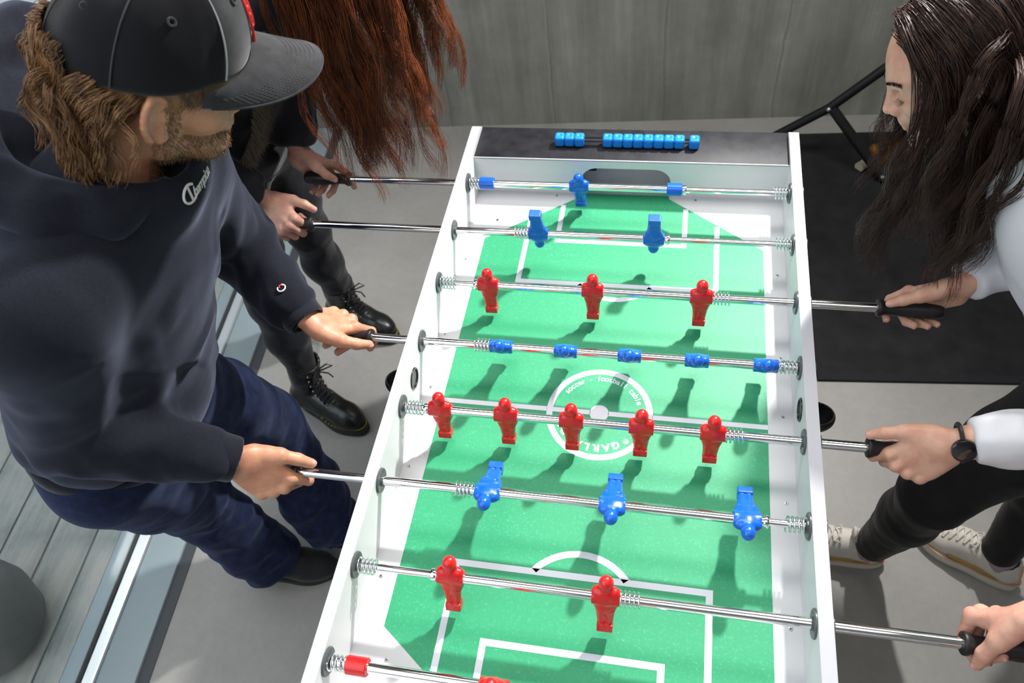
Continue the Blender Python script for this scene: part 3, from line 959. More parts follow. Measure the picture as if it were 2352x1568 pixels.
man_me = {'red': np_mesh('player_figure', MP, MQ, True, [M['red_plastic']]), 'blue': np_mesh('player_figure', MP, MQ, True, [M['blue_plastic']])}
def bumper_mesh(m):
    b = B(); b.lathe([(-.0165, .0098), (-.0165, .0125), (-.0150, .0140), (.0150, .0140), (.0165, .0125), (.0165, .0098)], (0, 0, 0), (1, 0, 0), 32)
    me = bpy.data.meshes.new('bumper'); bmesh.ops.recalc_face_normals(b.bm, faces=b.bm.faces)
    for f in b.bm.faces: f.smooth = True
    for e in b.bm.edges:
        if len(e.link_faces) == 2 and e.calc_face_angle(0) > 0.6: e.smooth = False
    b.bm.to_mesh(me); b.bm.free(); me.materials.append(m); return me
bump_me = {'red': bumper_mesh(M['red_plastic']), 'blue': bumper_mesh(M['blue_plastic'])}
def spring_mesh():
    t = np.linspace(0, 1, 130)
    turns = 4.7
    a = t * turns * 2 * np.pi
    P = np.stack([(t - 0.5) * 0.0315, 0.0122 * np.cos(a), 0.0122 * np.sin(a)], 1)
    V, F = tube_mesh(P, 0.0015, 7)
    me = bpy.data.meshes.new('spring'); me.from_pydata(V.tolist(), [], [list(f) for f in F])
    for p in me.polygons: p.use_smooth = True
    me.materials.append(M['spring_steel']); return me
spring_me = spring_mesh()
def grip_mesh():
    b = B()
    b.lathe([(0, .0090), (0, .0158), (.003, .0168), (.007, .0160), (.013, .0128), (.024, .0122), (.045, .0142), (.070, .0158), (.090, .0157), (.104, .0148), (.111, .0122), (.114, .006)], (0, 0, 0), (-1, 0, 0), 28)
    bmesh.ops.recalc_face_normals(b.bm, faces=b.bm.faces)
    for f in b.bm.faces: f.smooth = True
    me = bpy.data.meshes.new('handle'); b.bm.to_mesh(me); b.bm.free(); me.materials.append(M['black_rubber']); return me
grip_me = grip_mesh()

RODS = [  # colour, handle side, handle inner end, figures, bumpers, tilt of the figures, springs, thick tube end
    ('blue', -1, -0.633, [-.096], [-.305, .111], -16, [-.331, .332], .132, 'chrome goalkeeper rod nearest the black end top, with one blue figure'),
    ('blue', -1, -0.675, [-.165, .076], [], 171, [-.199, .332], .104, 'chrome rod with two upside-down blue figures'),
    ('red', 1, 0.492, [-.245, -.034, .175], [], 5, [-.330, .212], -.270, 'chrome rod with three red figures, black grip on the right'),
    ('blue', -1, -0.450, [-.191, -.068, .05, .171, .291], [], -36, [-.226, .331], .318, 'chrome rod with five blue figures tipped to show their heads'),
    ('red', 1, 0.447, [-.277, -.156, -.039, .082, .202], [], 8, [-.325, .238], -.303, 'chrome rod with five red figures across the middle of the pitch'),
    ('blue', -1, -0.4975, [-.161, .046, .257], [], -66, [-.202, .331], .285, 'chrome rod with three blue figures lying feet forward'),
    ('red', 1, 0.544, [-.192, .05], [], 20, [-.330, .085], -.219, 'chrome rod with two red figures in front of the nearer goal'),
    ('red', 1, 0.56, [-.095], [-.302, .111], -12, [-.330, .332], -.33, 'chrome rod with red bumpers, nearest of all the rods'),
]
for i, (colr, hs, hx, men, bumps, tilt, springs, tend, lab) in enumerate(RODS):
    r = empty('table_rod', (0, RODY[i], RZ), lab, 'rod', 'rods of the football table')
    b = B()
    b.cyl((hx, RODY[i], RZ), (tend, RODY[i], RZ), 0.0083, seg=32)
    b.done('outer_tube', M['chrome'], r)
    b = B()
    far = -hs * 0.352
    b.cyl((tend - 0.02 * -hs, RODY[i], RZ), (far, RODY[i], RZ), 0.0062, seg=28)
    b.done('inner_rod', M['chrome'], r)
    b = B()
    b.lathe([(-.004, .0066), (-.004, .0098), (-.002, .0106), (.002, .0106), (.004, .0098), (.004, .0066)], (tend - hs * 0.0, RODY[i], RZ), (1, 0, 0), 28)
    b.done('end_ring', M['chrome'], r)
    for x in men: put('player_figure', man_me[colr], r, (x, 0, 0), (math.radians(-tilt), 0, 0))
    for x in bumps: put('bumper', bump_me[colr], r, (x, 0, 0))
    for x in springs: put('spring', spring_me, r, (x, 0, 0), (random.Random(i).random() * 6, 0, 0))
    put('handle', grip_me, r, (hx, 0, 0), (0, 0, 0 if hs < 0 else math.pi), label='black rubber grip')
# ------------------------------------------------------------------ people: anatomy
def ortho(f, u):
    f = nrm(f); u = nrm(np.asarray(u, float) - f * (np.asarray(u, float) @ f))
    return np.stack([f, np.cross(u, f), u], 1)          # columns: forward, left, up

def head_parts(sd, C, R, s=1.0, female=False):
    def w(x, y, z): return C + R @ (A(x, y, z) * s)
    sd.ell(w(-.010, 0, .036), A(.096, .077, .092) * s, R, k=0.01)
    sd.ell(w(.030, 0, .020), A(.068, .066, .070) * s, R, k=0.02)
    jw = 0.88 if female else 1.0
    sd.cone(w(.045, 0, -.020), w(.058, 0, -.075), .056 * s, .036 * s, k=0.025)
    for q in (-1, 1):
        sd.cone(w(.000, q * .054 * jw, -.035), w(.012, q * .046 * jw, -.070), .022 * s, .016 * s, k=0.02)
        sd.cone(w(.012, q * .046 * jw, -.070), w(.074, q * .014, -.098), .016 * s, .014 * s, k=0.02)
        sd.ell(w(.064, q * .040, -.026), A(.026, .021, .022) * s, R, k=0.018)
        sd.cone(w(.086, q * .012, .022), w(.068, q * .050, .024), .0105 * s, .009 * s, k=0.014)
        sd.ell(w(.094, q * .031, .0005), A(.011, .018, .011) * s, R, k=0.010, sub=True)
        sd.ell(w(.0775, q * .031, .0), A(.0135, .0155, .0128) * s, R, k=0.003)
        sd.cone(w(.0895, q * .018, -.0045), w(.083, q * .045, -.004), .0036 * s, .003 * s, k=0.004)
        # ear
        E_ = ortho(R @ A(0.93, q * -0.36, 0.0), R @ A(-.15, 0, 1))
        sd.ell(w(-.006, q * .0795, -.002), A(.0185, .0085, .033) * s, E_, k=0.005)
        sd.ell(w(-.002, q * .0885, .000), A(.0105, .0065, .021) * s, E_, k=0.004, sub=True)
        ec = w(-.006, q * .0840, -.002)
        rim = [ec + s * (-.0165 * math.sin(a) * E_[:, 0] + .0315 * math.cos(a) * E_[:, 2] + q * (.0030 if a > .3 else .0) * E_[:, 1]) for a in np.linspace(-.9, 2.7, 13)]
        sd.chain(rim, [.0042 * s] * 13, k=0.003)
        sd.ell(w(.002, q * .0815, -.030), A(.010, .006, .011) * s, E_, k=0.005)
    sd.cone(w(.088, 0, .014), w(.112, 0, -.022), .0085 * s, .0105 * s, k=0.010)
    for q in (-1, 1): sd.ell(w(.101, q * .0115, -.028), A(.012, .009, .009) * s, R, k=0.006)
    sd.ell(w(.090, 0, -.050), A(.016, .028, .018) * s, R, k=0.012)
    sd.cone(w(.099, -.016, -.0505), w(.099, .016, -.0505), .0058 * s, k=0.004)
    sd.cone(w(.097, -.013, -.0615), w(.097, .013, -.0615), .0066 * s, k=0.004)
    sd.cone(w(.1095, -.022, -.0558), w(.1095, .022, -.0558), .0022 * s, k=0.003, sub=True)
    sd.ell(w(.083, 0, -.092), A(.021, .024, .019) * s, R, k=0.014)
    return w

FINGERS = [((.092, .026, .0), (.042, .025, .021), .0093), ((.096, .0045, .003), (.046, .029, .022), .0095),
           ((.089, -.0165, .0005), (.042, .027, .022), .0089), ((.079, -.035, -.004), (.033, .020, .020), .0079)]
def hand(sd, side, W, f, n, s, curls, thumb_tip, bulge, elbow, fan=(0.03, 0.0, -0.03, -0.07), thumb_len=(.042, .031, .026)):
    """right or left hand; returns fingertip data (tip, direction, dorsal, radius) for the nails"""
    W = np.asarray(W, float); f = nrm(f); n = np.asarray(n, float); n = nrm(n - f * (n @ f))
    st = np.cross(n, f) * (1 if side == 'R' else -1)      # towards the thumb
    def w(a, b, c): return W + s * (f * a + st * b + n * c)
    nails = []
    sq = (n, 0.72)
    # wrist and palm
    sd.cone(W + nrm(np.asarray(elbow) - W) * 0.03 * s, w(.012, 0, 0), .0265 * s, .027 * s, k=0.012, sq=(n, 0.76))
    for (m, L, r), b in zip(FINGERS, (.016, .005, -.008, -.018)):
        sd.cone(w(.008, b, -.003), w(m[0], m[1], m[2] - .004), .0165 * s, .0122 * s, k=0.010, sq=(n, .85))
    sd.ell(w(.050, -.004, -.010), A(.040, .034, .0135) * s, np.stack([f, st, n], 1), k=0.012)
    sd.cone(w(.020, -.026, -.012), w(.060, -.034, -.010), .0135 * s, .011 * s, k=0.012)
    for i, ((m, L, r), c) in enumerate(zip(FINGERS, curls)):
        p = w(*m); a = 0.0
        d0 = nrm(f + st * fan[i])
        rr = r * s
        sd.ell(p + n * .0015 * s, A(.011, .010, .0105) * s, np.stack([f, st, n], 1), k=0.006)
        pts = [p]; rs = [rr * 1.08]
        for j in range(3):
            a += math.radians(c[j])
            d = d0 * math.cos(a) - n * math.sin(a)
            p = p + d * L[j] * s
            pts.append(p); rs.append(rr * (1.0, .93, .80)[j])
        for j in range(3):
            mid = (pts[j] + pts[j + 1]) / 2
            sd.cone(pts[j], pts[j + 1], rs[j] * (1.02 if j else 1), rs[j + 1], k=0.0045 if j == 0 else 0.002)
        dors = n * math.cos(a) + d0 * math.sin(a)
        nails.append((pts[3], d, dors, rs[3], np.cross(d, dors)))
    # thumb: three links bent evenly between its root and the tip
    c0 = w(.016, .024, -.010)
    T = np.asarray(thumb_tip, float)
    e = T - c0; D = min(np.linalg.norm(e), s * sum(thumb_len) * 0.985)
    L = [x * s for x in thumb_len]
    def reach(th):
        x = y = 0.0; P = [(0, 0)]; a = 0
        for j in range(3):
            x += L[j] * math.cos(a); y += L[j] * math.sin(a); P.append((x, y)); a -= th * (0.7 if j == 0 else 1.0)
        return math.hypot(x, y), P
    lo, hi = 0.0, 2.2
    for _ in range(40):
        m_ = (lo + hi) / 2
        if reach(m_)[0] > D: lo = m_
        else: hi = m_
    _, P = reach(lo)
    ex = nrm(e); by = np.asarray(bulge, float); by = nrm(by - ex * (by @ ex))
    q = math.atan2(P[3][1], P[3][0])
    rot2 = lambda x, y: (x * math.cos(-q) - y * math.sin(-q), x * math.sin(-q) + y * math.cos(-q))
    pts = [c0 + ex * rot2(*k)[0] + by * rot2(*k)[1] for k in P]
    rs = [.0155 * s, .0122 * s, .0108 * s, .0086 * s]
    sd.cone(w(.030, .012, -.008), pts[1], .014 * s, .0125 * s, k=0.012)
    sd.cone(w(.070, .020, -.010), (pts[0] + pts[1]) / 2, .009 * s, .010 * s, k=0.012)
    for j in range(3): sd.cone(pts[j], pts[j + 1], rs[j], rs[j + 1], k=0.010 if j == 0 else 0.004)
    d = nrm(pts[3] - pts[2])
    dors = nrm(by - d * (by @ d))
    nails.append((pts[3], d, dors, rs[3], np.cross(d, dors)))
    return nails

def nails_obj(nails, parent, m):
    me = None
    for tip, d, dors, r, x in nails:
        V = []; F = []
        for i in range(7):
            u = -1 + 2 * i / 6
            for j in range(7):
                v = -1 + 2 * j / 6
                w_ = r * 0.72 * (1 - 0.25 * max(0, abs(u)) ** 3)
                V.append(tip + d * (r * 0.10 + u * r * 0.72) + x * (v * w_) + dors * (r * 1.045 - 0.42 * r * v * v - 0.16 * r * max(u, 0) ** 2 - (0.10 * r if abs(v) > .9 or abs(u) > .9 else 0)))
        for i in range(6):
            for j in range(6): F.append((i * 7 + j, i * 7 + j + 1, i * 7 + j + 8, i * 7 + j + 7))
        me = np_mesh('fingernail', np.array(V) - world_of(parent), np.array(F), True, [m])
        put('fingernail', me, parent)

def body(name, J, HR, hs, hands, m, label, female=False, base=None, hands_only=None, fh=0.0024, neck_r=.056):
    """one continuous skin surface; the clothes are its children"""
    sd = SDF()
    HC, R = HR
    T = ortho(J['fwd'], J['chest'] - J['pelvis'])
    sd.ell(J['pelvis'], (.085, .12, .10), T, k=0.02)
    sd.ell((J['pelvis'] + J['chest']) / 2, (.075, .105, .17), T, k=0.03)
    sd.ell(J['chest'], (.085, .125, .15), T, k=0.03)
    sd.cone(J['shR'], J['shL'], .042, .042, k=0.04)
    sd.cone(J['neck'], J['chest'], .06, .08, k=0.03)
    sd.cone(J['neck'], HC + R @ (A(-.022, 0, -.04) * hs), neck_r, neck_r * .93, k=0.02)
    for q in 'RL':
        sd.cone(J['hip' + q], J['knee' + q], .066, .044, k=0.03)
        sd.cone(J['knee' + q], J['ank' + q], .044, .030, k=0.02)
        sd.cone(J['ank' + q], J['ank' + q] * A(1, 1, .5), .030, .024, k=0.01)
        sd.cone(J['ank' + q] * A(1, 1, .5), J['toe' + q] * A(.6, .6, 0) + J['ank' + q] * A(.4, .4, 0) + A(0, 0, .04), .024, .020, k=0.01)
        sd.cone(J['sh' + q], J['el' + q], .040, .034, k=0.03)
    head_parts(sd, HC, R, hs, female)
    allnails = []
    fx = [[], [], []]
    for q, h in hands.items():
        sd.cone(J['el' + q], h['W'] + nrm(J['el' + q] - h['W']) * 0.03, .034, .026 * h['s'], k=0.02)
        allnails += hand(sd, q, h['W'], h['f'], h['n'], h['s'], h['curls'], h['tip'], h['bulge'], J['el' + q], h.get('fan', (0.03, 0, -.03, -.07)))
        c = np.asarray(h['W']) + nrm(h['f']) * 0.06
        for i in range(3): fx[i].append((c[i] - .085, c[i] + .085))
    for i in range(3): fx[i].append((HC[i] - .135 * hs, HC[i] + .135 * hs))
    o = sdf_obj(name, sd, m, None, h=0.008, fine=fx, fh=fh, smooth=1, loc=base)
    tag(o, label, 'person')
    return o, allnails

# ------------------------------------------------------------------ clothes
def sleeve(sd, pts, rs, wrist_dir=None, k=0.03):
    sd.chain([np.asarray(p, float) for p in pts], rs, k)

def shoe_frame(heel, toe):
    d = np.asarray(toe, float) - np.asarray(heel, float); d[2] = 0
    return nrm(d), np.linalg.norm(d)

class Foot:
    """a foot frame: x from heel to toe, y left, z up"""
    def __init__(s, heel, toe, ground=0.0):
        s.d, s.L = shoe_frame(heel, toe)
        s.l = np.cross(A(0, 0, 1), s.d)
        s.o = A(heel[0], heel[1], ground)
        s.R = np.stack([s.d, s.l, A(0, 0, 1)], 1)
    def w(s, x, y, z): return s.o + s.R @ A(x * s.L, y, z)
    def outline(s, n=60, grow=0.0):
        """shoe outline as points in the frame (x in metres)"""
        L = s.L
        pts = []
        for k in range(n):
            a = 2 * math.pi * k / n
            x = math.cos(a); y = math.sin(a)
            px = L * 0.5 + (L * 0.5 + grow) * (abs(x) ** 0.82) * (1 if x > 0 else -1)
            wd = 0.034 + 0.0125 * math.exp(-((px / L - 0.70) / 0.24) ** 2) - 0.002 * math.exp(-((px / L - 0.42) / 0.12) ** 2)
            py = (wd + grow) * (abs(y) ** 0.75) * (1 if y > 0 else -1)
            pts.append((px, py))
        return pts
    def sole(s, name, z0, z1, grow, m, parent, bev=0.003, heel=0.0):
        b = B()
        o = s.outline(64, grow)
        def ring(z, g=0.0):
            r = []
            for x, y in o:
                p = s.o + s.R @ A(x, y * (1 + g), z + 0.006 * max(0, (x / s.L - .75) / .25) ** 2)
                r.append(b.bm.verts.new(p))
            return r
        rs = [ring(z0, -.02), ring(z0 + bev), ring((z0 + z1) / 2, 0.0), ring(z1 - bev), ring(z1, -.03)]
        n = len(o)
        for i in range(4):
            for k in range(n): b.bm.faces.new((rs[i][k], rs[i][(k + 1) % n], rs[i + 1][(k + 1) % n], rs[i + 1][k]))
        b.bm.faces.new(rs[0][::-1]); b.bm.faces.new(rs[-1])
        return b.done(name, m, parent)

def boot(ft, ank, shaft_top, parent, mats, high=True):
    """lace-up boot with a welted sole"""
    r = empty_part('boot', parent)
    ft.sole('sole', 0.0, 0.032, 0.004, mats['sole'], r, 0.004)
    sd = SDF()
    w = ft.w
    sd.cone(w(.14, 0, .055), w(.45, 0, .060), .034, .036, k=0.01)
    sd.cone(w(.45, 0, .060), w(.74, 0, .048), .038, .036, k=0.02)
    sd.ell(w(.76, 0, .048), (ft.L * .225, .043, .040), ft.R, k=0.02)
    sd.ell(w(.16, 0, .050), (ft.L * .16, .035, .036), ft.R, k=0.02)
    top = np.asarray(shaft_top, float)
    sd.cone(w(.20, 0, .07), top, .040, .050, k=0.03)
    sd.cone(w(.20, 0, .075), w(.55, 0, .070), .038, .030, k=0.03)
    up = nrm(top - w(.20, 0, .07))
    sd.half(top + up * 0.0, up, 0.004, 0.09)
    sd.cone(top - up * .03, top + up * .1, .043, .045, k=0.003, sub=True)
    sd.half(w(.5, 0, .028), A(0, 0, -1), 0.0, 0.2)
    P = None
    u_ = sdf_obj('upper', sd, mats['upper'], r, h=0.0042, smooth=2, fold=dict(bones=[(w(.22, 0, .1), top, .7, 1.0), (w(.25, 0, .06), w(.9, 0, .05), 1.0, .1)], amp=0.003, freq=34, seed=5.0))
    return r, up, top

def empty_part(name, parent, label=None):
    """a part that groups sub-parts: an Empty under its thing"""
    o = bpy.data.objects.new(name, None); COL.objects.link(o); o.parent = parent
    if label: o['label'] = label
    return o

def hair_paths(C, R, s, n_guides, kids, L, pts, part=0.0, seed=1, back=0.35, grav=A(0, 0, -1), colliders=(), wave=0.012, wfreq=3.0, spread=0.011,
               region=None, lift=0.25, stiff=0.80, tight=0.55, frizz=0.002, lenvar=0.25, pull=None):
    rng = np.random.RandomState(seed)
    D = []
    while len(D) < n_guides:
        d = rng.randn(3); d /= np.linalg.norm(d)
        if region(d): D.append(d)
    D = np.array(D)
    rad = A(.106, .083, .099) * s
    cen = A(-.014, 0, .036) * s
    loc = D * rad + cen
    P = loc @ R.T + C
    nl = D / rad; nl /= np.linalg.norm(nl, axis=1)[:, None]
    N = nl @ R.T
    side = np.where(D[:, 1] > part, 1.0, -1.0)
    t0 = side[:, None] * R[:, 1][None] * 1.0 - back * R[:, 0][None] - 0.25 * R[:, 2][None]
    t0 -= N * (t0 * N).sum(1)[:, None]
    dr = t0 / np.linalg.norm(t0, axis=1)[:, None] + lift * N
    dr /= np.linalg.norm(dr, axis=1)[:, None]
    Ls = L * (1 + lenvar * (rng.rand(n_guides) * 2 - 1))
    step = Ls / (pts - 1)
    cols = [(C + R @ cen, rad * 1.04, R)] + list(colliders)
    path = [P.copy()]
    for k in range(1, pts):
        g = (1 - stiff) * (0.6 + 1.2 * k / pts)
        gd = grav
        if pull is not None:
            q0 = (P - cols[0][0]) @ cols[0][2]; near = np.sqrt(((q0 / cols[0][1]) ** 2).sum(1)) < 1.30
            gd = grav[None] + pull[None] * near[:, None]
            gd = gd / np.linalg.norm(gd, axis=1)[:, None]
        dr = dr * (1 - g) + gd * g
        dr /= np.linalg.norm(dr, axis=1)[:, None]
        P = P + dr * step[:, None]
        for (c, r, Rm) in cols:
            q = (P - c) @ Rm
            e = np.sqrt(((q / r) ** 2).sum(1))
            ins = e < 1
            if ins.any():
                q2 = q[ins] / e[ins][:, None]
                P[ins] = q2 @ Rm.T + c
                nn = q2 / r ** 2; nn /= np.linalg.norm(nn, axis=1)[:, None]; nn = nn @ Rm.T
                dn = (dr[ins] * nn).sum(1)
                dr[ins] -= nn * np.minimum(dn, 0)[:, None]
                dr[ins] /= np.linalg.norm(dr[ins], axis=1)[:, None] + 1e-9
        path.append(P.copy())
    G = np.stack(path, 1)
    G = np.repeat(G, kids, 0)
    n = len(G)
    t = np.linspace(0, 1, pts)[None, :, None]
    off = rng.randn(n, 3); off /= np.linalg.norm(off, axis=1)[:, None]; off *= (rng.rand(n) ** .5 * spread)[:, None]
    NN = np.repeat(N, kids, 0)
    dn = (off * NN).sum(1); off += NN * np.maximum(-dn, 0)[:, None] * 1.0
    G = G + off[:, None] * (1 - tight * t ** 1.2)
    ph = np.repeat(rng.rand(n_guides) * 6.28, kids)[:, None] + rng.randn(n, 1) * 0.35
    am = np.repeat(0.5 + rng.rand(n_guides), kids)[:, None, None]
    fr = np.repeat(0.8 + 0.5 * rng.rand(n_guides), kids)[:, None]
    T = np.gradient(G, axis=1); T /= np.linalg.norm(T, axis=2)[..., None] + 1e-9
    a1 = np.cross(T, A(.3, .9, .1)); a1 /= np.linalg.norm(a1, axis=2)[..., None] + 1e-9
    a2 = np.cross(T, a1)
    an = ph + fr * wfreq * 2 * np.pi * t[..., 0]
    G = G + wave * am * (t ** 0.9) * (np.cos(an)[..., None] * a1 + 0.7 * np.sin(an)[..., None] * a2)
    G = G + frizz * t * np.cumsum(rng.randn(n, pts, 3), axis=1) / math.sqrt(pts) * 1.6
    # shorter strands taper out early
    return G
def V3(*v): return A(*v)
TIGHT = [(62, 82, 45), (66, 84, 48), (68, 84, 48), (68, 82, 46)]

# ================================================================== man in the cap
JM = dict(pelvis=V3(-.84, -.18, .95), hipR=V3(-.85, -.27, .92), kneeR=V3(-.93, -.14, .50), ankR=V3(-.905, -.115, .09), toeR=V3(-.73, -.095, .03),
          hipL=V3(-.81, -.09, .92), kneeL=V3(-.82, .07, .50), ankL=V3(-.75, .0, .09), toeL=V3(-.56, .03, .03), chest=V3(-.70, -.11, 1.28),
          neck=V3(-.645, -.075, 1.41), shR=V3(-.675, -.27, 1.365), shL=V3(-.655, .055, 1.345), elR=V3(-.775, -.29, 1.10), elL=V3(-.71, .165, 1.04), fwd=V3(.9, -.2, -.33))
HM = (V3(-.55, -.0132, 1.5288), ortho(V3(.7309, .5067, -.4573), V3(.4524, .1421, .8804)))
handM = {'R': dict(W=V3(-.5804, -.2492, .9471), f=V3(.605, -.071, -.793), n=V3(.345, -.874, .342), s=1.0, curls=[(28, 78, 40), (52, 84, 48), (66, 84, 48), (66, 82, 46)],
                   tip=V3(-.473, -.213, .889), bulge=V3(.1, -.1, 1)),
         'L': dict(W=V3(-.5533, .0468, .9512), f=V3(.548, .584, -.598), n=V3(.386, .458, .801), s=1.0, curls=[(14, 42, 44), (58, 62, 20), (66, 62, 18), (58, 60, 20)],
                   tip=V3(-.447, .050, .888), bulge=V3(.1, -.9, .4), fan=(.10, .0, -.03, -.10))}
PM, nails = body('person', JM, HM, 1.0, handM, M['skin_tan'], 'person in a black and grey cap, navy hooded sweatshirt and blue jeans, holding two rods', base=(-.84, -.1, 0))
nails_obj(nails, PM, M['nail'])
WR, WL = handM['R']['W'], handM['L']['W']
TM = ortho(JM['fwd'], JM['chest'] - JM['pelvis'])
def tm(f, l, u, o): return o + TM @ A(f, l, u)
sd = SDF()
up = TM[:, 2]
sd.ell(tm(-.01, 0, -.02, JM['chest']), (.135, .195, .20), TM, k=0.03)
sd.ell((JM['pelvis'] + JM['chest']) / 2 + up * -.02, (.138, .182, .22), TM, k=0.05)
sd.ell(JM['pelvis'] + up * .05, (.138, .178, .13), TM, k=0.05)
sd.cone(JM['shR'] + up * -.01, JM['shL'] + up * -.01, .078, .074, k=0.05)
sd.ell(tm(.035, .025, .150, JM['chest']), (.085, .10, .075), TM, k=0.03)
for q, wr in (('R', WR), ('L', WL)):
    e = JM['el' + q]; cu = wr + nrm(e - wr) * .055
    sd.cone(JM['neck'] + up * -.01, JM['sh' + q], .062, .076, k=0.05)
    sd.chain([JM['sh' + q], e, cu], [.080, .070, .050] if q == 'R' else [.072, .064, .049], k=0.03)
sd.cone(JM['neck'] + A(.018, .0, -.030), HM[0] + A(-.02, 0, .03), .060, .100, k=0.015, sub=True)
sd.half(JM['pelvis'] - up * .035, -up, 0.01, 0.3)
bones = [(JM['pelvis'], JM['chest'], 1.0, .55), (JM['shR'], JM['elR'], .5, 1.3), (JM['elR'], WR, 1.3, 1.2), (JM['shL'], JM['elL'], .5, 1.3), (JM['elL'], WL, 1.3, 1.2), (JM['shR'], JM['shL'], .3, .3)]
hoodie = sdf_obj('hoodie', sd, M['navy_fleece'], PM, h=0.0062, smooth=2, fold=dict(bones=bones, amp=0.0105, freq=15, seed=2.0))
for q, wr in (('R', WR), ('L', WL)):
    e = JM['el' + q]; d = nrm(e - wr); h = handM[q]
    sd = SDF(); sd.cone(wr + d * .012, wr + d * .066, .0415, .046, k=0, sq=(nrm(h['n']), .88))
    sd.half(wr - d * .0, -d, 0.003, .12)
    sd.cone(wr - d * .05, wr + d * .036, .0335, .0345, k=0.004, sub=True, sq=(nrm(h['n']), .88))
    sdf_obj('cuff', sd, M['navy_rib'], hoodie, h=0.0024, smooth=4, fold=dict(bones=[(wr, wr + d * .1, .3, 1.0)], amp=0.0012, freq=40, seed=1.0))
# hem band
sd = SDF(); sd.ell(JM['pelvis'] - up * .02, (.134, .172, .07), TM, k=0); sd.half(JM['pelvis'] - up * .058, -up, 0.004, .3); sd.half(JM['pelvis'] - up * .005, up, 0.004, .3)
sdf_obj('waistband', sd, M['navy_rib'], hoodie, h=0.006, fold=dict(bones=[(JM['pelvis'] - up * .1, JM['pelvis'] + up * .1, .5, .5)], amp=0.004, freq=20))
# hood lying round the neck, open at the front
sd = SDF()
nk = JM["neck"]; HC, HR_ = HM
ring = [V3(-.590, -.030, 1.415), V3(-.582, -.090, 1.408), V3(-.605, -.145, 1.418), V3(-.648, -.172, 1.450), V3(-.705, -.168, 1.490), V3(-.765, -.110, 1.520), V3(-.810, .000, 1.530), V3(-.800, .085, 1.505), V3(-.720, .105, 1.465), V3(-.640, .065, 1.430), V3(-.600, .015, 1.415)]
ring = [nk + (r_ - nk) * A(1.16, 1.16, 1.0) + A(0, 0, .006) for r_ in ring]
sd.chain(ring, [.024, .030, .034, .037, .039, .042, .042, .038, .034, .030, .024], k=0.015)
sd.chain([r_ * .75 + nk * .25 + A(-.02, 0, -.05) for r_ in ring], [.035] * 11, k=0.03)
sd.cone(V3(-.79, -.08, 1.45), V3(-.79, .06, 1.45), .055, k=0.03)
sd.cone(nk + A(.018, 0, -.030), HC + A(-.03, 0, .03), .062, .102, k=0.010, sub=True)
sd_u = SDF(); sd_u.ell(nk + A(-.025, 0, -.060), (.064, .076, .060), TM, k=0); sd_u.cone(nk + A(-.01, 0, -.03), nk + A(.004, .002, -.008), .062, .060, k=.02)
sdf_obj('undershirt', sd_u, M['cap_black'], PM, h=0.006)
hood = sdf_obj('hood', sd, M['navy_fleece'], hoodie, h=0.0058, smooth=2, fold=dict(bones=[(ring[i], ring[i + 1], 1, 1) for i in range(10)], amp=0.006, freq=14, seed=4.0))

# jeans
sd = SDF()
sd.ell(JM['pelvis'] - up * .03, (.122, .165, .12), TM, k=0.03)
for q in 'RL':
    k_, a_ = JM['knee' + q], JM['ank' + q]
    h_ = JM['hip' + q]
    sd.chain([h_ + A(-.005, 0, -.03), h_ * .5 + k_ * .5, k_, k_ * .35 + a_ * .65, a_ + A(.005, 0, .03)], [.100, .092, .080, .076, .078], k=0.03)
    sd.cone(a_ + A(0, 0, -.06), a_ + A(0, 0, .03), .066, .066, k=0.004, sub=True)
    sd.half(a_ + A(0, 0, -.022), A(.1, 0, -1), 0.005, .14)
jeans = sdf_obj('jeans', sd, M['denim'], PM, h=0.0062, smooth=1, fold=dict(bones=[(JM['hipR'], JM['kneeR'], .5, 1.0), (JM['kneeR'], JM['ankR'], .9, 1.9), (JM['hipL'], JM['kneeL'], .5, 1.0), (JM['kneeL'], JM['ankL'], .9, 1.9)], amp=0.0085, freq=17, seed=8.0))
# black suede shoes
for heel, toe, q in ((V3(-.99, -.128, 0), V3(-.722, -.095, 0), 'R'), (V3(-.82, -.012, 0), V3(-.556, .03, 0), 'L')):
    ft = Foot(heel, toe)
    sh = empty_part('shoe', PM)
    ft.sole('sole', 0.0, 0.026, 0.002, M['boot_sole'], sh)
    sd = SDF(); w = ft.w
    sd.ell(w(.72, 0, .034), (ft.L * .27, .045, .042), ft.R, k=0)
    sd.cone(w(.16, 0, .055), w(.62, 0, .050), .037, .040, k=0.02)
    sd.cone(w(.30, 0, .085), w(.62, 0, .062), .034, .030, k=0.02)
    sd.half(w(.5, 0, .022), A(0, 0, -1), 0.0, 0.25)
    sd.cone(w(.22, 0, .085), w(.22, 0, .2), .028, .04, k=0.004, sub=True)
    sdf_obj('upper', sd, M['suede_black'], sh, h=0.0045, fold=dict(bones=[(w(.2, 0, .05), w(1, 0, .05), 1, .3)], amp=0.0025, freq=30))
    b = B()
    for i in range(5):
        x = .40 + .075 * i; z = .118 - .028 * i / 1.9
        b.tube([w(x, -.026, z - .012), w(x + .012, -.012, z + .001), w(x + .014, .012, z + .001), w(x, .026, z - .012)], .0024, 6)
    for sgn in (-1, 1):
        b.tube([w(.40, 0, .119), w(.43, sgn * .03, .126), w(.40, sgn * .045, .115), w(.37, sgn * .018, .118), w(.40, 0, .119)], .0020, 6)
    b.done('lace', M['lace_black'], sh)

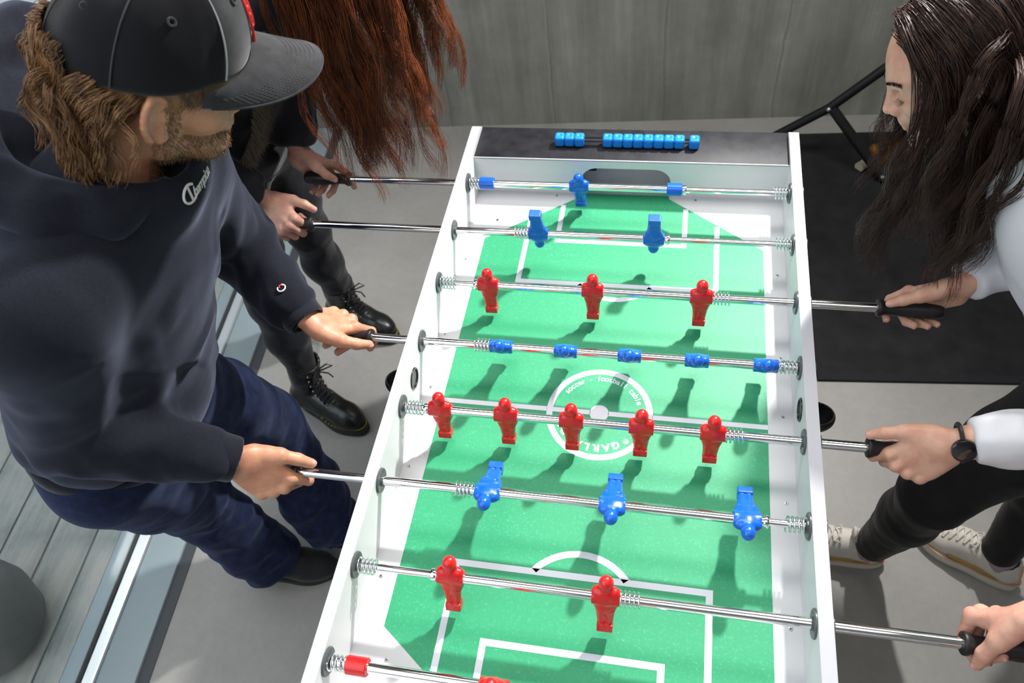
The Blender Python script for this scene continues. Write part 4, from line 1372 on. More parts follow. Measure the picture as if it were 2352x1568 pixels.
# ---------------- cap
HC, HR_ = HM
def hw(x, y, z): return HC + HR_ @ A(x, y, z)
CA, CB, CCU = .116, .0915, .113          # crown half-length, half-width, height
def dome(az, el, g=0.0):
    """az from the front, el 0 at the rim .. 1 at the button"""
    e = el * math.pi / 2
    ce = math.cos(e) ** 0.80; se = math.sin(e)
    x = -.001 + (CA + g) * ce * math.cos(az); y = (CB + g) * ce * math.sin(az)
    z0 = .040 + .016 * math.cos(az)
    return x, y, z0 + (CCU - .012 * (1 - math.cos(az)) * 0 + g) * se
def dome_w(az, el, g=0.0): return hw(*dome(az, el, g))
def dome_patch(name, a0, a1, m, parent, nu=28, nv=26, th=.0022, label=None):
    V = []; F = []
    for g in (0.0, -th):
        for i in range(nu + 1):
            az = a0 + (a1 - a0) * i / nu
            for j in range(nv + 1):
                el = j / nv
                pan = (az / (math.pi / 3) + 100.0) % 1.0
                seam = math.exp(-((min(pan, 1 - pan)) / .05) ** 2) * .0016 * (1 - el)
                puff = .0020 * math.sin(az * 3 + el * 5) * (1 - el) + .0012 * math.sin(az * 7 + 3 * el)
                V.append(dome_w(az, el, g - seam + puff))
    n1 = (nu + 1) * (nv + 1)
    for k in (0, 1):
        for i in range(nu):
            for j in range(nv):
                a = k * n1 + i * (nv + 1) + j
                q = (a, a + nv + 1, a + nv + 2, a + 1)
                F.append(q if k == 0 else q[::-1])
    for i in range(nu):
        a = i * (nv + 1); F.append((a, a + n1, a + nv + 1 + n1, a + nv + 1))
    me = np_mesh(name, np.array(V) - world_of(parent), np.array(F), True, [m])
    return put(name, me, parent, label=label)
FPA = math.radians(51)
cap = empty_part('cap', PM)
dome_patch('crown', FPA * .98, 2 * math.pi - FPA * .98, M['cap_black'], cap, 70)
dome_patch('front_panel', -FPA, FPA, M['cap_charcoal'], cap, 44, label='charcoal grey front panel')
# seams
for k, az in enumerate([0, FPA, math.radians(118), math.pi, -math.radians(118), -FPA]):
    b = B(); b.tube([dome_w(az, .02 + .96 * j / 24, .0006) for j in range(25)], .0011, 6)
    b.done('seam', M['stitch_pale'] if k in (1, 5) else M['stitch_grey'], cap)
for k in range(6):
    az = math.radians([25, 85, 149, -149, -85, -25][k])
    b = B(); c = dome(az, .50, .0005); p = hw(*c)
    nn = HR_ @ nrm(A((c[0] + .01) / CA ** 2, c[1] / CB ** 2, (c[2] - .04) / CCU ** 2))
    t1 = nrm(np.cross(nn, A(0, 0, 1))); t2 = np.cross(nn, t1)
    b.tube([p + .0042 * (math.cos(2 * math.pi * j / 14) * t1 + math.sin(2 * math.pi * j / 14) * t2) for j in range(14)], .0015, 6, True)
    b.done('eyelet', M['cap_charcoal'], cap)
b = B(); p = hw(*dome(0, 1.0, .002)); b.ball(p, .009, (1, 1, .6)); b.done('button', M['cap_black'], cap)
# brim
BA = math.radians(66)
def brim(u, v, g=0.0):
    """u -1..1 across, v 0 at the crown .. 1 at the edge"""
    az = u * BA
    x0 = -.001 + (CA - .001) * math.cos(az); y0 = (CB - .001) * math.sin(az)
    ext = .094 * (1 - abs(u) ** 2.6) ** .62
    x1 = x0 + ext; y1 = y0 * (1.0 + .04 * (1 - u * u))
    x = x0 + (x1 - x0) * v; y = y0 + (y1 - y0) * v
    drop = 5.6 * y * y * (0.45 + .55 * v) + .006 * v
    z = .040 + .016 * math.cos(az) + .004 - drop * (1 - .25 * abs(u) ** 3) + .012 * v * (1 - u * u) * .4
    return hw(x, y, z + g)
nu, nv = 56, 18
V = []; F = []
for g in (.0016, -.0016):
    for i in range(nu + 1):
        for j in range(nv + 1): V.append(brim(-1 + 2 * i / nu, j / nv, g))
n1 = (nu + 1) * (nv + 1)
for k in (0, 1):
    for i in range(nu):
        for j in range(nv):
            a = k * n1 + i * (nv + 1) + j; q = (a, a + 1, a + nv + 2, a + nv + 1); F.append(q if k == 0 else q[::-1])
for i in range(nu):
    a = i * (nv + 1) + nv; F.append((a, a + n1, a + n1 + nv + 1, a + nv + 1))
br = put('brim', np_mesh('brim', np.array(V) - world_of(cap), np.array(F), True, [M['cap_charcoal']]), cap, label='charcoal grey curved brim')
b = B()
for r in range(7):
    v = .50 + .065 * r
    pts = [brim(-.93 + 1.86 * i / 110, v, .0019) for i in range(111)]
    for i in range(0, 108, 2): b.tube(pts[i:i + 2], .00042, 4)
b.done('stitching', M['stitch_grey'], cap)
b = B(); b.tube([brim(-.99 + 1.98 * i / 90, 1.0, 0) for i in range(91)], .0021, 6); b.done('brim_edge', M['cap_charcoal'], cap)
# red embroidered oval badge with dots
b = B()
def badge(a, h, g=.0022): return dome_w(a, h, g)
oc = (0.0, .30)
b.tube([badge(.235 * math.cos(t), .30 + .235 * math.sin(t)) for t in np.linspace(0, 2 * math.pi, 48, endpoint=False)], .0019, 6, True)
rb = random.Random(5)
for (x, y, r) in [(-.12, .10, .0045), (-.06, .10, .005), (-.10, .14, .004), (-.15, .14, .003), (-.02, .14, .003), (-.17, .22, .0042), (-.15, .30, .0035), (-.17, .36, .0045), (-.12, .42, .003), (.05, .12, .004), (.12, .2, .004), (.15, .34, .004), (.0, .45, .004)]:
    b.ball(badge(x, y + .01, .0012), r * .75, (1, 1, 1), 8, 6)
b.tube([badge(-.04, .20), badge(-.08, .28), badge(-.05, .36), badge(-.09, .44)], .0032, 6)
b.tube([badge(.06, .22), badge(.09, .33), badge(.02, .42)], .0028, 6)
b.done('badge', M['emblem_red'], cap)

# ---------------- hair and beard
def reg_m(d): return d[2] < (.26 if d[0] < -.80 else .02 if d[0] < -.45 else -.05) and d[0] < -.12 and d[2] > -.70 and not (d[0] > -.35 and d[2] < -.3)
G = hair_paths(HC, HR_, 1.0, 260, 22, .088, 22, seed=3, back=1.2, region=reg_m, lift=.55, stiff=.80, wave=.0095, wfreq=1.5, spread=.009, tight=.55, frizz=.0022, lenvar=.4,
               colliders=[(tm(-.01, 0, .02, nk), A(.075, .075, .12), TM)])
strands('hair', G, .0006, .00025, M['hair_tawny'], PM)
sd = SDF(); sd.ell(hw(-.010, 0, .026), A(.0985, .0795, .093), HR_, k=0); sd.half(hw(-.02, 0, .0), HR_ @ nrm(A(1, 0, -.25)), .004, .16); sd.half(hw(0, 0, .05), HR_[:, 2], .003, .16)
sdf_obj('hair_base', sd, M['hair_tawny'], PM, h=.004)
# temple hair in front of and over the ear
rng = np.random.RandomState(11)
pts = []
for q in (-1,):
    for i in range(900):
        x0 = rng.uniform(-.03, .058); z0 = .045 + rng.uniform(-.012, .006)
        p = A(x0, q * (.078 - .25 * max(0, x0 - .02)), z0)
        d = A(rng.uniform(-.3, .1), 0, -1.0)
        ln = rng.uniform(.012, .035) if x0 > .0 else rng.uniform(.005, .02)
        r = []
        for k in range(6):
            t = k / 5
            pp = p + d * ln * t + A(-.006 * t * t, q * (.0035 * math.sin(2.2 * t)), 0)
            r.append(hw(*pp))
        pts.append(r)
strands('sideburn', np.array(pts), .00045, .0002, M['hair_tawny'], PM)
bp = np.array([v.co[:] for v in PM.data.vertices]) + world_of(PM)
bn = np.array([v.normal[:] for v in PM.data.vertices])
loc = (bp - HC) @ HR_
ln_ = bn @ HR_
def beard_w(l):
    x, y, z = l.T
    w_ = np.zeros(len(l))
    jaw = (z < -.052 + .10 * (.05 - x)) & (z > -.125) & (x > -.005) & (np.abs(y) < .075)
    w_[jaw] = 1
    side = (x > .004) & (x < .026) & (z > -.05) & (z < .03) & (np.abs(y) > .05)
    w_[side] = .8
    lip = (x > .095) & (np.abs(y) < .024) & (z > -.064) & (z < -.049)
    w_[lip] = 0
    return w_
bw = beard_w(loc) * (np.linalg.norm(loc, axis=1) < .16)
ids = np.nonzero(bw > 0)[0]
pick = rng.choice(ids, 5200, p=bw[ids] / bw[ids].sum())
base = bp[pick] + rng.randn(len(pick), 3) * .0012
nn = bn[pick]; dn = HR_ @ A(.15, 0, -1)
dirs = nn * .55 + dn[None] * .75 + rng.randn(len(pick), 3) * .28
dirs /= np.linalg.norm(dirs, axis=1)[:, None]
L_ = rng.uniform(.003, .008, len(pick))
C = np.stack([base + dirs * (L_ * t)[:, None] + nn * (-.0006 + .0012 * math.sin(3 * t)) for t in np.linspace(0, 1, 4)], 1)
strands('beard', C, .00028, .00014, M['beard'], PM)
# chest lettering: white script along the left of the chest
def chest_text(o_, parent):
    fc = bpy.data.curves.new('glyph', 'FONT'); fc.body = 'hampion'; fc.size = .0185; fc.shear = .35; fc.offset = .0004; fc.extrude = .0002; fc.space_character = .82
    ob = bpy.data.objects.new('glyph', fc); me = ob.to_mesh().copy(); ob.to_mesh_clear(); bpy.data.objects.remove(ob); bpy.data.curves.remove(fc)
    bm = bmesh.new(); bm.from_mesh(me); bpy.data.meshes.remove(me)
    bmesh.ops.triangulate(bm, faces=bm.faces)
    bm2 = B(); bm2.bm.free(); bm2.bm = bm
    for dy in ():
        pass
    # the big initial: an open loop with a bar
    bm2.tube([(-.004 + .0135 * math.cos(t), .0095 + .0105 * math.sin(t), .0002) for t in np.linspace(.7, 5.6, 26)], .0017, 6)
    bm2.box((-.0035, .0095, .0002), (.0035, .017, .001))
    hm = hoodie.data
    from mathutils.bvhtree import BVHTree
    tr = BVHTree.FromPolygons([v.co[:] for v in hm.vertices], [p.vertices[:] for p in hm.polygons])
    o = Vector(o_ - world_of(hoodie))
    ex, ey = Vector(TM @ nrm(A(.0, 1, .14))), Vector(TM @ nrm(A(.1, -.14, 1)))
    fw = Vector(TM[:, 0])
    for v in bm.verts:
        p = o + ex * v.co.x + ey * (v.co.y + .002 * math.sin(v.co.x * 60)) + fw * .15
        hit = tr.ray_cast(p, -fw, .4)
        if hit[0] is None: hit = (p - fw * .15, fw)
        v.co = hit[0] + hit[1] * (.0009 + v.co.z)
    m2 = bpy.data.meshes.new('chest_lettering'); bm.to_mesh(m2); bm.free(); m2.materials.append(M['print_white'])
    return put('chest_lettering', m2, hoodie)
chest_text(tm(.12, .022, .165, JM['chest']), hoodie)

# small woven badge on the left cuff and an orange tab on the back pocket
from mathutils.bvhtree import BVHTree
def tree_of(o):
    me = o.data
    return BVHTree.FromPolygons([v.co[:] for v in me.vertices], [p.vertices[:] for p in me.polygons]), world_of(o)
def on_surface(tr, origin, direction, lift=.0015):
    t, off = tr
    h = t.ray_cast(Vector(origin - off), Vector(direction), 1.0)
    if h[0] is None: return None
    return np.array(h[0] + h[1] * lift) + off
trh = tree_of(hoodie)
d = nrm(JM['elL'] - WL); side = nrm(np.cross(d, A(.3, 1, -.2)))
o_ = WL + d * .078 + A(.12, -.12, .2)
p = on_surface(trh, o_, nrm(A(-.12, .12, -.2)), .0008)
if p is not None:
    t1 = d; t2 = nrm(np.cross(nrm(A(.12, -.12, .2)), d))
    b = B(); b.tube([p + t1 * .006 * math.cos(t) + t2 * .0075 * math.sin(t) for t in np.linspace(.6, 5.7, 18)], .0015, 6); b.done('cuff_badge', M['print_white'], hoodie)
    b = B(); b.tube([p + t1 * .006 * math.cos(t) + t2 * .0040 * math.sin(t) - t2 * .001 for t in (-1.2, -.4, .4, 1.2)], .0014, 6); b.done('cuff_badge_bar', M['emblem_red'], hoodie)
trj_ = tree_of(jeans)
p = on_surface(trj_, JM['hipR'] + A(-.05, -.4, .12), nrm(A(-.02, 1, -.12)), .001)
if p is not None:
    b = B(); b.box(p, (.012, .004, .018), None, .001); b.done('pocket_tab', M['emblem_red'], jeans)
    b = B()
    for dz in (0, 1):
        pts = [on_surface(trj_, JM['hipR'] + A(-.05 + .012 * k, -.4, .118 - .006 * dz - .0015 * k), A(0, 1, 0), .0004) for k in range(-6, 9)]
        pts = [q for q in pts if q is not None]
        if len(pts) > 3: b.tube(pts, .0008, 5)
    b.done('pocket_stitching', M['stitch_pale'], jeans)
# ================================================================== woman with long auburn hair, behind the man
JA = dict(pelvis=V3(-.95, .60, .90), hipR=V3(-.95, .52, .87), hipL=V3(-.92, .68, .87), kneeL=V3(-.93, .72, .49), kneeR=V3(-.96, .46, .49), ankR=V3(-.965, .432, .12), ankL=V3(-.95, .765, .12),
          toeR=V3(-.79, .35, .03), toeL=V3(-.79, .705, .03), chest=V3(-.80, .57, 1.20), neck=V3(-.69, .565, 1.32), shR=V3(-.77, .41, 1.27), shL=V3(-.71, .71, 1.29), elR=V3(-.93, .36, 1.09), elL=V3(-.735, .625, 1.13), fwd=V3(.9, -.05, -.35))
HA = (V3(-.53, .555, 1.42), ortho(V3(.70, -.05, -.70), V3(.70, 0, .70)))
handA = {'R': dict(W=V3(-.7853, .4011, .9188), f=V3(.737, -.583, -.342), n=V3(-.115, -.607, .786), s=.90, curls=TIGHT, tip=V3(-.670, .397, .900), bulge=V3(.1, .3, 1)),
         'L': dict(W=V3(-.748, .535, .947), f=V3(.50, .33, -.80), n=V3(-.10, .92, .38), s=.90, curls=[(8, 30, 20), (46, 56, 20), (54, 56, 18), (52, 52, 16)], tip=V3(-.662, .507, .893), bulge=V3(.0, -.8, .6), fan=(.16, .02, -.05, -.12))}
PA, nails = body('person', JA, HA, .93, handA, M['skin_rosy'], 'person with long auburn hair in a black jacket, black jeans and lace-up boots', female=True, base=(-.95, .6, 0), neck_r=.047)
nails_obj(nails, PA, M['nail_pink'])
WR, WL = handA['R']['W'], handA['L']['W']
TA = ortho(JA['fwd'], JA['chest'] - JA['pelvis'])
def ta(f, l, u, o): return o + TA @ A(f, l, u)
up = TA[:, 2]
sd = SDF()
sd.ell(JA['chest'], (.115, .165, .19), TA, k=0.03)
sd.ell((JA['pelvis'] + JA['chest']) / 2, (.110, .145, .20), TA, k=0.05)
sd.ell(JA['pelvis'] + up * .03, (.115, .155, .11), TA, k=0.05)
sd.cone(JA['shR'], JA['shL'], .062, .062, k=0.05)
sd.cone(JA['neck'], JA['chest'], .07, .09, k=.04)
for q, wr in (('R', WR), ('L', WL)):
    e = JA['el' + q]; d = nrm(e - wr); cu = wr + d * .022
    sd.chain([JA['sh' + q], e, cu + d * .03, cu], [.062, .054, .045, .040], k=0.025)
    sd.half(cu, -d, 0.005, .1)
sd.half(JA['pelvis'] - up * .03, -up, 0.006, 0.3)
jk = sdf_obj('jacket', sd, M['jacket_black'], PA, h=0.0058, smooth=2, fold=dict(bones=[(JA['pelvis'], JA['chest'], .8, .5), (JA['shR'], JA['elR'], .5, 1), (JA['elR'], WR, 1, 1), (JA['shL'], JA['elL'], .5, 1), (JA['elL'], WL, 1, 1)], amp=.008, freq=19, seed=3.0))
# curved pocket zip with a bright slider, and open front edge trimmed in brown leather and fur
from mathutils.bvhtree import BVHTree
def tree_of(o):
    me = o.data
    return BVHTree.FromPolygons([v.co[:] for v in me.vertices], [p.vertices[:] for p in me.polygons]), world_of(o)
def on_surface(tr, origin, direction, lift=.0015):
    t, off = tr
    h = t.ray_cast(Vector(origin - off), Vector(direction), 1.0)
    if h[0] is None: return None
    return np.array(h[0] + h[1] * lift) + off
trj = tree_of(jk)
def zipline(a0, a1, r, lift, yc=-.03, zc=-.10):
    out = []
    for t in np.linspace(a0, a1, 24):
        o_ = ta(.35, yc + r * math.cos(t), zc + r * 1.25 * math.sin(t), JA['chest'])
        p = on_surface(trj, o_, -TA[:, 0], lift)
        if p is not None: out.append(p)
    return out
zp = zipline(1.9, -1.3, .052, .001)
b = B(); b.tube(zp, .0035, 6); b.done('pocket_zip', M['black_plastic'], jk)
b = B(); b.tube([zp[2], zp[4]], .0032, 6); b.ball(zp[4], .0045); b.done('zip_slider', M['zinc'], jk)
edge = []
for t in np.linspace(0, 1, 22):
    o_ = ta(.35, -.085 - .03 * t, .13 - .34 * t, JA['chest'])
    p = on_surface(trj, o_, -TA[:, 0], .004)
    if p is not None: edge.append(p)
b = B()
for i in range(len(edge) - 1):
    pass
b.tube(edge, .012, 10); b.done('leather_trim', M['leather_brown'], jk, label='brown leather edge strip')
b = B(); b.tube([p + TA[:, 1] * .010 + TA[:, 0] * .006 for p in edge], .0018, 6); b.done('piping', M['brass'], jk, label='tan piping')
rng = np.random.RandomState(5)
fp = []
ea = np.array(edge)
for i in range(2600):
    t = rng.rand() * (len(edge) - 1.001); k = int(t); p = ea[k] + (ea[k + 1] - ea[k]) * (t - k)
    p = p - TA[:, 1] * rng.uniform(.012, .060) + TA[:, 0] * rng.uniform(-.004, .004)
    d = nrm(TA[:, 0] * .8 - TA[:, 2] * .9 + rng.randn(3) * .35); L = rng.uniform(.018, .032)
    fp.append([p + d * L * s_ + A(0, 0, -.008) * s_ * s_ for s_ in np.linspace(0, 1, 5)])
strands('fur_lining', np.array(fp), .0007, .0002, M['fur_brown'], jk)
# black jeans
sd = SDF()
sd.ell(JA['pelvis'] - up * .02, (.105, .148, .11), TA, k=0.03)
for q in 'RL':
    h_, k_, a_ = JA['hip' + q], JA['knee' + q], JA['ank' + q]
    sd.chain([h_, h_ * .45 + k_ * .55, k_, k_ * .6 + a_ * .4, a_ + A(.012, 0, .06)], [.086, .074, .058, .056, .043], k=0.03)
sdf_obj('black_jeans', sd, M['denim_black'], PA, h=0.0056, smooth=2, fold=dict(bones=[(JA['hipR'], JA['kneeR'], .3, 1.0), (JA['kneeR'], JA['ankR'], 1.0, 1.0), (JA['hipL'], JA['kneeL'], .3, 1.0), (JA['kneeL'], JA['ankL'], 1.0, 1.0)], amp=0.006, freq=24, seed=6.0))
# lace-up boots with yellow welt stitching
for heel, toe, top in ((V3(-1.035, .448, 0), V3(-.772, .343, 0), V3(-.948, .440, .225)), (V3(-1.03, .800, 0), V3(-.765, .702, 0), V3(-.938, .755, .225))):
    ft = Foot(heel, toe); w = ft.w
    bt, bup, tp = boot(ft, None, top, PA, dict(sole=M['boot_sole'], upper=M['boot_leather']))
    b = B()
    o_ = ft.outline(150, .0005)
    for i in range(0, 150, 2):
        p0 = ft.o + ft.R @ A(o_[i][0], o_[i][1], .0335 + .006 * max(0, (o_[i][0] / ft.L - .75) / .25) ** 2)
        p1 = ft.o + ft.R @ A(o_[(i + 1) % 150][0], o_[(i + 1) % 150][1], .0335 + .006 * max(0, (o_[i][0] / ft.L - .75) / .25) ** 2)
        b.tube([p0, p0 * .3 + p1 * .7], .0022, 5)
    b.done('welt_stitching', M['yellow_thread'], bt)
    b = B(); e = B()
    P0, P1 = w(.66, 0, .090), tp - bup * .012 + ft.d * .047
    mid = w(.44, 0, .125)
    def front(t): return (1 - t) ** 2 * P0 + 2 * t * (1 - t) * mid + t * t * P1
    for i in range(9):
        t = i / 8.5; c = front(t); t2 = min(1, t + .09); c2 = front(t2); hwid = .021 + .004 * t
        nrm_ = nrm(np.cross(ft.l, front(min(1, t + .02)) - front(t - .02)))
        if nrm_ @ ft.d < 0: nrm_ = -nrm_
        for sgn in (-1, 1):
            e.ball(c + ft.l * sgn * hwid - nrm_ * .007, .0032)
            b.tube([c + ft.l * sgn * hwid - nrm_ * .006, c * .5 + c2 * .5 + nrm_ * .006, c2 - ft.l * sgn * hwid - nrm_ * .006], .0026, 6)
    for sgn in (-1, 1):
        k0 = front(.98) + ft.d * .006
        b.tube([k0, k0 + ft.l * sgn * .03 + ft.d * .02 + A(0, 0, .012), k0 + ft.l * sgn * .045 + ft.d * .02 - A(0, 0, .015), k0 + ft.l * sgn * .018 + ft.d * .008 - A(0, 0, .01), k0], .0024, 6)
        b.tube([k0, k0 + ft.l * sgn * .02 + ft.d * .025 - A(0, 0, .02), k0 + ft.l * sgn * .03 + ft.d * .022 - A(0, 0, .055)], .0024, 6)
    b.done('lace', M['lace_black'], bt); e.done('eyelets', M['zinc'], bt)
    b = B(); b.tube([tp - bup * .02 - ft.d * .052, tp + bup * .022 - ft.d * .058, tp + bup * .026 - ft.d * .064, tp - bup * .02 - ft.d * .058], .003, 6); b.done('pull_loop', M['lace_black'], bt)
# hair falling forward from the bent head
def reg_a(d): return (d[2] > .05 or d[0] < .0) and not (d[0] > .60 and d[2] < .62) and d[2] > -.75
G = hair_paths(HA[0], HA[1], .93, 190, 26, .43, 30, seed=21, back=-.25, region=reg_a, stiff=.80, wave=.012, wfreq=2.4, spread=.013, tight=.62, frizz=.0035, lenvar=.28,
               grav=nrm(A(.10, -.04, -1)), colliders=[(JA['neck'] + A(-.02, 0, -.02), A(.09, .09, .10), np.eye(3)), (JA['chest'], A(.13, .17, .20), TA), (JA['shL'], A(.07, .07, .07), np.eye(3)), (JA['shR'], A(.07, .07, .07), np.eye(3))])
strands('hair', G, .00062, .00022, M['hair_auburn'], PA)

def scalp(name, H, s, m, parent, cut):
    sd = SDF(); C_, R_ = H
    sd.ell(C_ + R_ @ (A(-.014, 0, .036) * s), A(.1055, .0825, .0985) * s, R_, k=0)
    for (c, n) in cut: sd.half(C_ + R_ @ (A(*c) * s), R_ @ nrm(A(*n)), .004, .16)
    sdf_obj(name, sd, m, parent, h=0.004, smooth=1)
scalp('hair_base', HA, .93, M['hair_auburn'], PA, [((.045, 0, .065), (1, 0, -.55)), ((0, 0, -.03), (.5, 0, -1))])
# ================================================================== dark-haired woman in the white sweater
JW = dict(pelvis=V3(.87, .17, .92), hipR=V3(.88, .25, .88), hipL=V3(.86, .09, .88), kneeL=V3(.665, .03, .55), ankL=V3(.66, .108, .10), toeL=V3(.47, .13, .03), kneeR=V3(.985, .20, .5), ankR=V3(.955, .128, .10), toeR=V3(.82, .205, .03),
          chest=V3(.745, .235, 1.09), neck=V3(.635, .33, 1.155), shL=V3(.73, .075, 1.18), shR=V3(.70, .425, 1.16), elL=V3(.775, -.075, .985), elR=V3(.80, .36, .985), fwd=V3(-.75, .1, -.6))
HW = (V3(.5273, .3926, 1.2746), ortho(V3(-.8626, -.0739, -.5005), V3(-.4961, .3174, .8082)))
handW = {'R': dict(W=V3(.6121, .2276, .9449), f=V3(-.582, .352, -.733), n=V3(.094, .925, .369), s=.90, curls=[(16, 54, 34), (52, 70, 30), (58, 70, 28), (58, 68, 26)], tip=V3(.495, .214, .898), bulge=V3(0, -.7, .7), fan=(.10, .0, -.04, -.10)),
         'L': dict(W=V3(.5536, -.0901, .9381), f=V3(-.683, -.149, -.715), n=V3(-.307, -.83, .466), s=.93, curls=[(30, 80, 42), (54, 86, 48), (62, 86, 48), (66, 82, 46)], tip=V3(.430, -.060, .889), bulge=V3(-.1, -.1, 1))}
PW, nails = body('person', JW, HW, .95, handW, M['skin_fair'], 'person with dark brown hair in a white sweater, black leggings and pale sneakers', female=True, base=(.86, .15, 0), neck_r=.047, fh=.0021)
nails_obj(nails, PW, M['nail'])
WR, WL = handW['R']['W'], handW['L']['W']
TW = ortho(JW['fwd'], JW['chest'] - JW['pelvis'])
def tw(f, l, u, o): return o + TW @ A(f, l, u)
up = TW[:, 2]
sd = SDF()
sd.ell(JW['chest'], (.115, .160, .18), TW, k=0.03)
sd.ell((JW['pelvis'] + JW['chest']) / 2, (.115, .145, .17), TW, k=0.05)
sd.ell(JW['pelvis'] + up * .03, (.12, .155, .10), TW, k=0.05)
sd.cone(JW['shR'], JW['shL'], .060, .060, k=0.05)
sd.cone(JW['neck'] + (JW['chest'] - JW['neck']) * .15, JW['chest'], .062, .09, k=.04)
for q, wr, cl in (('R', WR, .018), ('L', WL, .030)):
    e = JW['el' + q]; d = nrm(e - wr); cu = wr + d * cl
    sd.chain([JW['sh' + q], e, cu + d * .05, cu], [.060, .050, .038, .035], k=0.025)
    sd.half(cu, -d, 0.005, .1)
sd.half(JW['pelvis'] - up * .05, -up, 0.006, 0.3)
sw = sdf_obj('sweater', sd, M['sweater_white'], PW, h=0.0056, smooth=2, fold=dict(bones=[(JW['pelvis'], JW['chest'], 1.0, .6), (JW['shR'], JW['elR'], .5, 1), (JW['elR'], WR, 1, .7), (JW['shL'], JW['elL'], .5, 1), (JW['elL'], WL, 1, .7)], amp=.009, freq=15, seed=9.0))
# watch on the left wrist
d = nrm(JW['elL'] - WL); n_ = nrm(handW['L']['n'] - d * (handW['L']['n'] @ d)); c = WL + d * .012; x_ = np.cross(d, n_)
wt = empty_part('watch', PW)
b = B(); b.tube([c + .0300 * math.cos(t) * x_ + .0235 * math.sin(t) * n_ for t in np.linspace(0, 2 * math.pi, 40, endpoint=False)], .0035, 8, True)
b.done('strap', M['black_rubber'], wt)
b = B(); b.lathe([(0, .0175), (.004, .0185), (.008, .0178), (.0095, .015)], c + n_ * .021, n_, 32); b.done('watch_face', M['watch_black'], wt)
# leggings
sd = SDF()
sd.ell(JW['pelvis'] - up * .02, (.118, .158, .12), TW, k=0.03)
for q in 'RL':
    h_, k_, a_ = JW['hip' + q], JW['knee' + q], JW['ank' + q]
    sd.chain([h_, h_ * .45 + k_ * .55, k_, k_ * .62 + a_ * .38, a_ + A(0, 0, .012)], [.094, .078, .062, .059, .043], k=0.03)
    sd.half(a_ + A(0, 0, -.015), A(0, 0, -1), .003, .1)
sdf_obj('leggings', sd, M['legging'], PW, h=0.0052, smooth=2, fold=dict(bones=[(JW['hipR'], JW['kneeR'], .4, .8), (JW['kneeR'], JW['ankR'], .9, .6), (JW['hipL'], JW['kneeL'], .3, .9), (JW['kneeL'], JW['ankL'], .9, .7)], amp=0.0045, freq=24, seed=2.0))
# sneakers
for heel, toe, q in ((V3(.705, .112, 0), V3(.448, .140, 0), 'L'), (V3(1.015, .085, 0), V3(.795, .218, 0), 'R')):
    ft = Foot(heel, toe); w = ft.w; a_ = JW['ank' + q]
    s_ = empty_part('sneaker', PW)
    ft.sole('sole', 0.0, .030, .004, M['sole_white'], s_, .004)
    sd = SDF()
    sd.ell(w(.74, 0, .038), (ft.L * .25, .042, .036), ft.R, k=0)
    sd.cone(w(.15, 0, .050), w(.60, 0, .050), .034, .038, k=0.02)
    sd.cone(w(.18, 0, .085), w(.55, 0, .070), .030, .030, k=0.025)
    sd.half(w(.5, 0, .026), A(0, 0, -1), 0.0, 0.25)
    sd.cone(w(.20, 0, .075), a_ + A(0, 0, .06), .029, .037, k=0.004, sub=True)
    up_ = sdf_obj('upper', sd, M['sneaker_white'], s_, h=0.004)
    sd = SDF(); sd.cone(w(.22, 0, .06), a_ + A(0, 0, .012), .035, .0405, k=0); sd.half(a_ + A(0, 0, .012), A(0, 0, 1), .003, .1)
    sdf_obj('sock', sd, M['sock_lilac'], PW, h=0.004)
    # side panels, heel cap, tongue, laces
    for sgn in (-1, 1):
        sd = SDF()
        sd.cone(w(.36, sgn * .034, .045), w(.60, sgn * .040, .038), .0125, .013, k=.01, sq=(ft.l, .35))
        sd.cone(w(.16, sgn * .030, .048), w(.36, sgn * .034, .045), .010, .0125, k=.01, sq=(ft.l, .4))
        sdf_obj('side_panel', sd, M['sneaker_gold'], s_, h=0.003)
    sd = SDF(); sd.cone(w(.03, 0, .040), w(.06, 0, .085), .018, .012, k=.01, sq=(ft.d, .45)); sdf_obj('heel_tab', sd, M['sneaker_peach'], s_, h=.003)
    b = B()
    o_ = ft.outline(120, .0035)
    b.tube([ft.o + ft.R @ A(x, y, .0305) for x, y in o_], .0028, 6, True); b.done('midsole_line', M['sneaker_peach'], s_, label='peach line round the sole')
    sd = SDF(); sd.cone(w(.30, 0, .112), w(.36, 0, .128), .022, .018, k=.01, sq=(ft.d, .35)); sdf_obj('tongue', sd, M['sneaker_white'], s_, h=.003)
    b = B()
    tru = tree_of(up_)
    def onu(x, y):
        p = on_surface(tru, w(x, y, .25), A(0, 0, -1), .0016)
        return p if p is not None else w(x, y, .07)
    for i in range(6):
        x = .46 + .058 * i
        for q_ in (-1, 1):
            b.tube([onu(x + .05 * t, q_ * (-.021 + .042 * t)) + A(0, 0, .002 * math.sin(3.14 * t)) for t in np.linspace(0, 1, 7)], .0024, 6)
    for sgn in (-1, 1):
        k0 = onu(.47, 0); b.tube([k0, k0 + ft.l * sgn * .014 + A(0, 0, .009), k0 + ft.l * sgn * .024 + A(0, 0, .003), k0 + ft.l * sgn * .02 + ft.d * .014 - A(0, 0, .004), k0], .0026, 6)
    b.done('lace', M['sneaker_white'], s_)
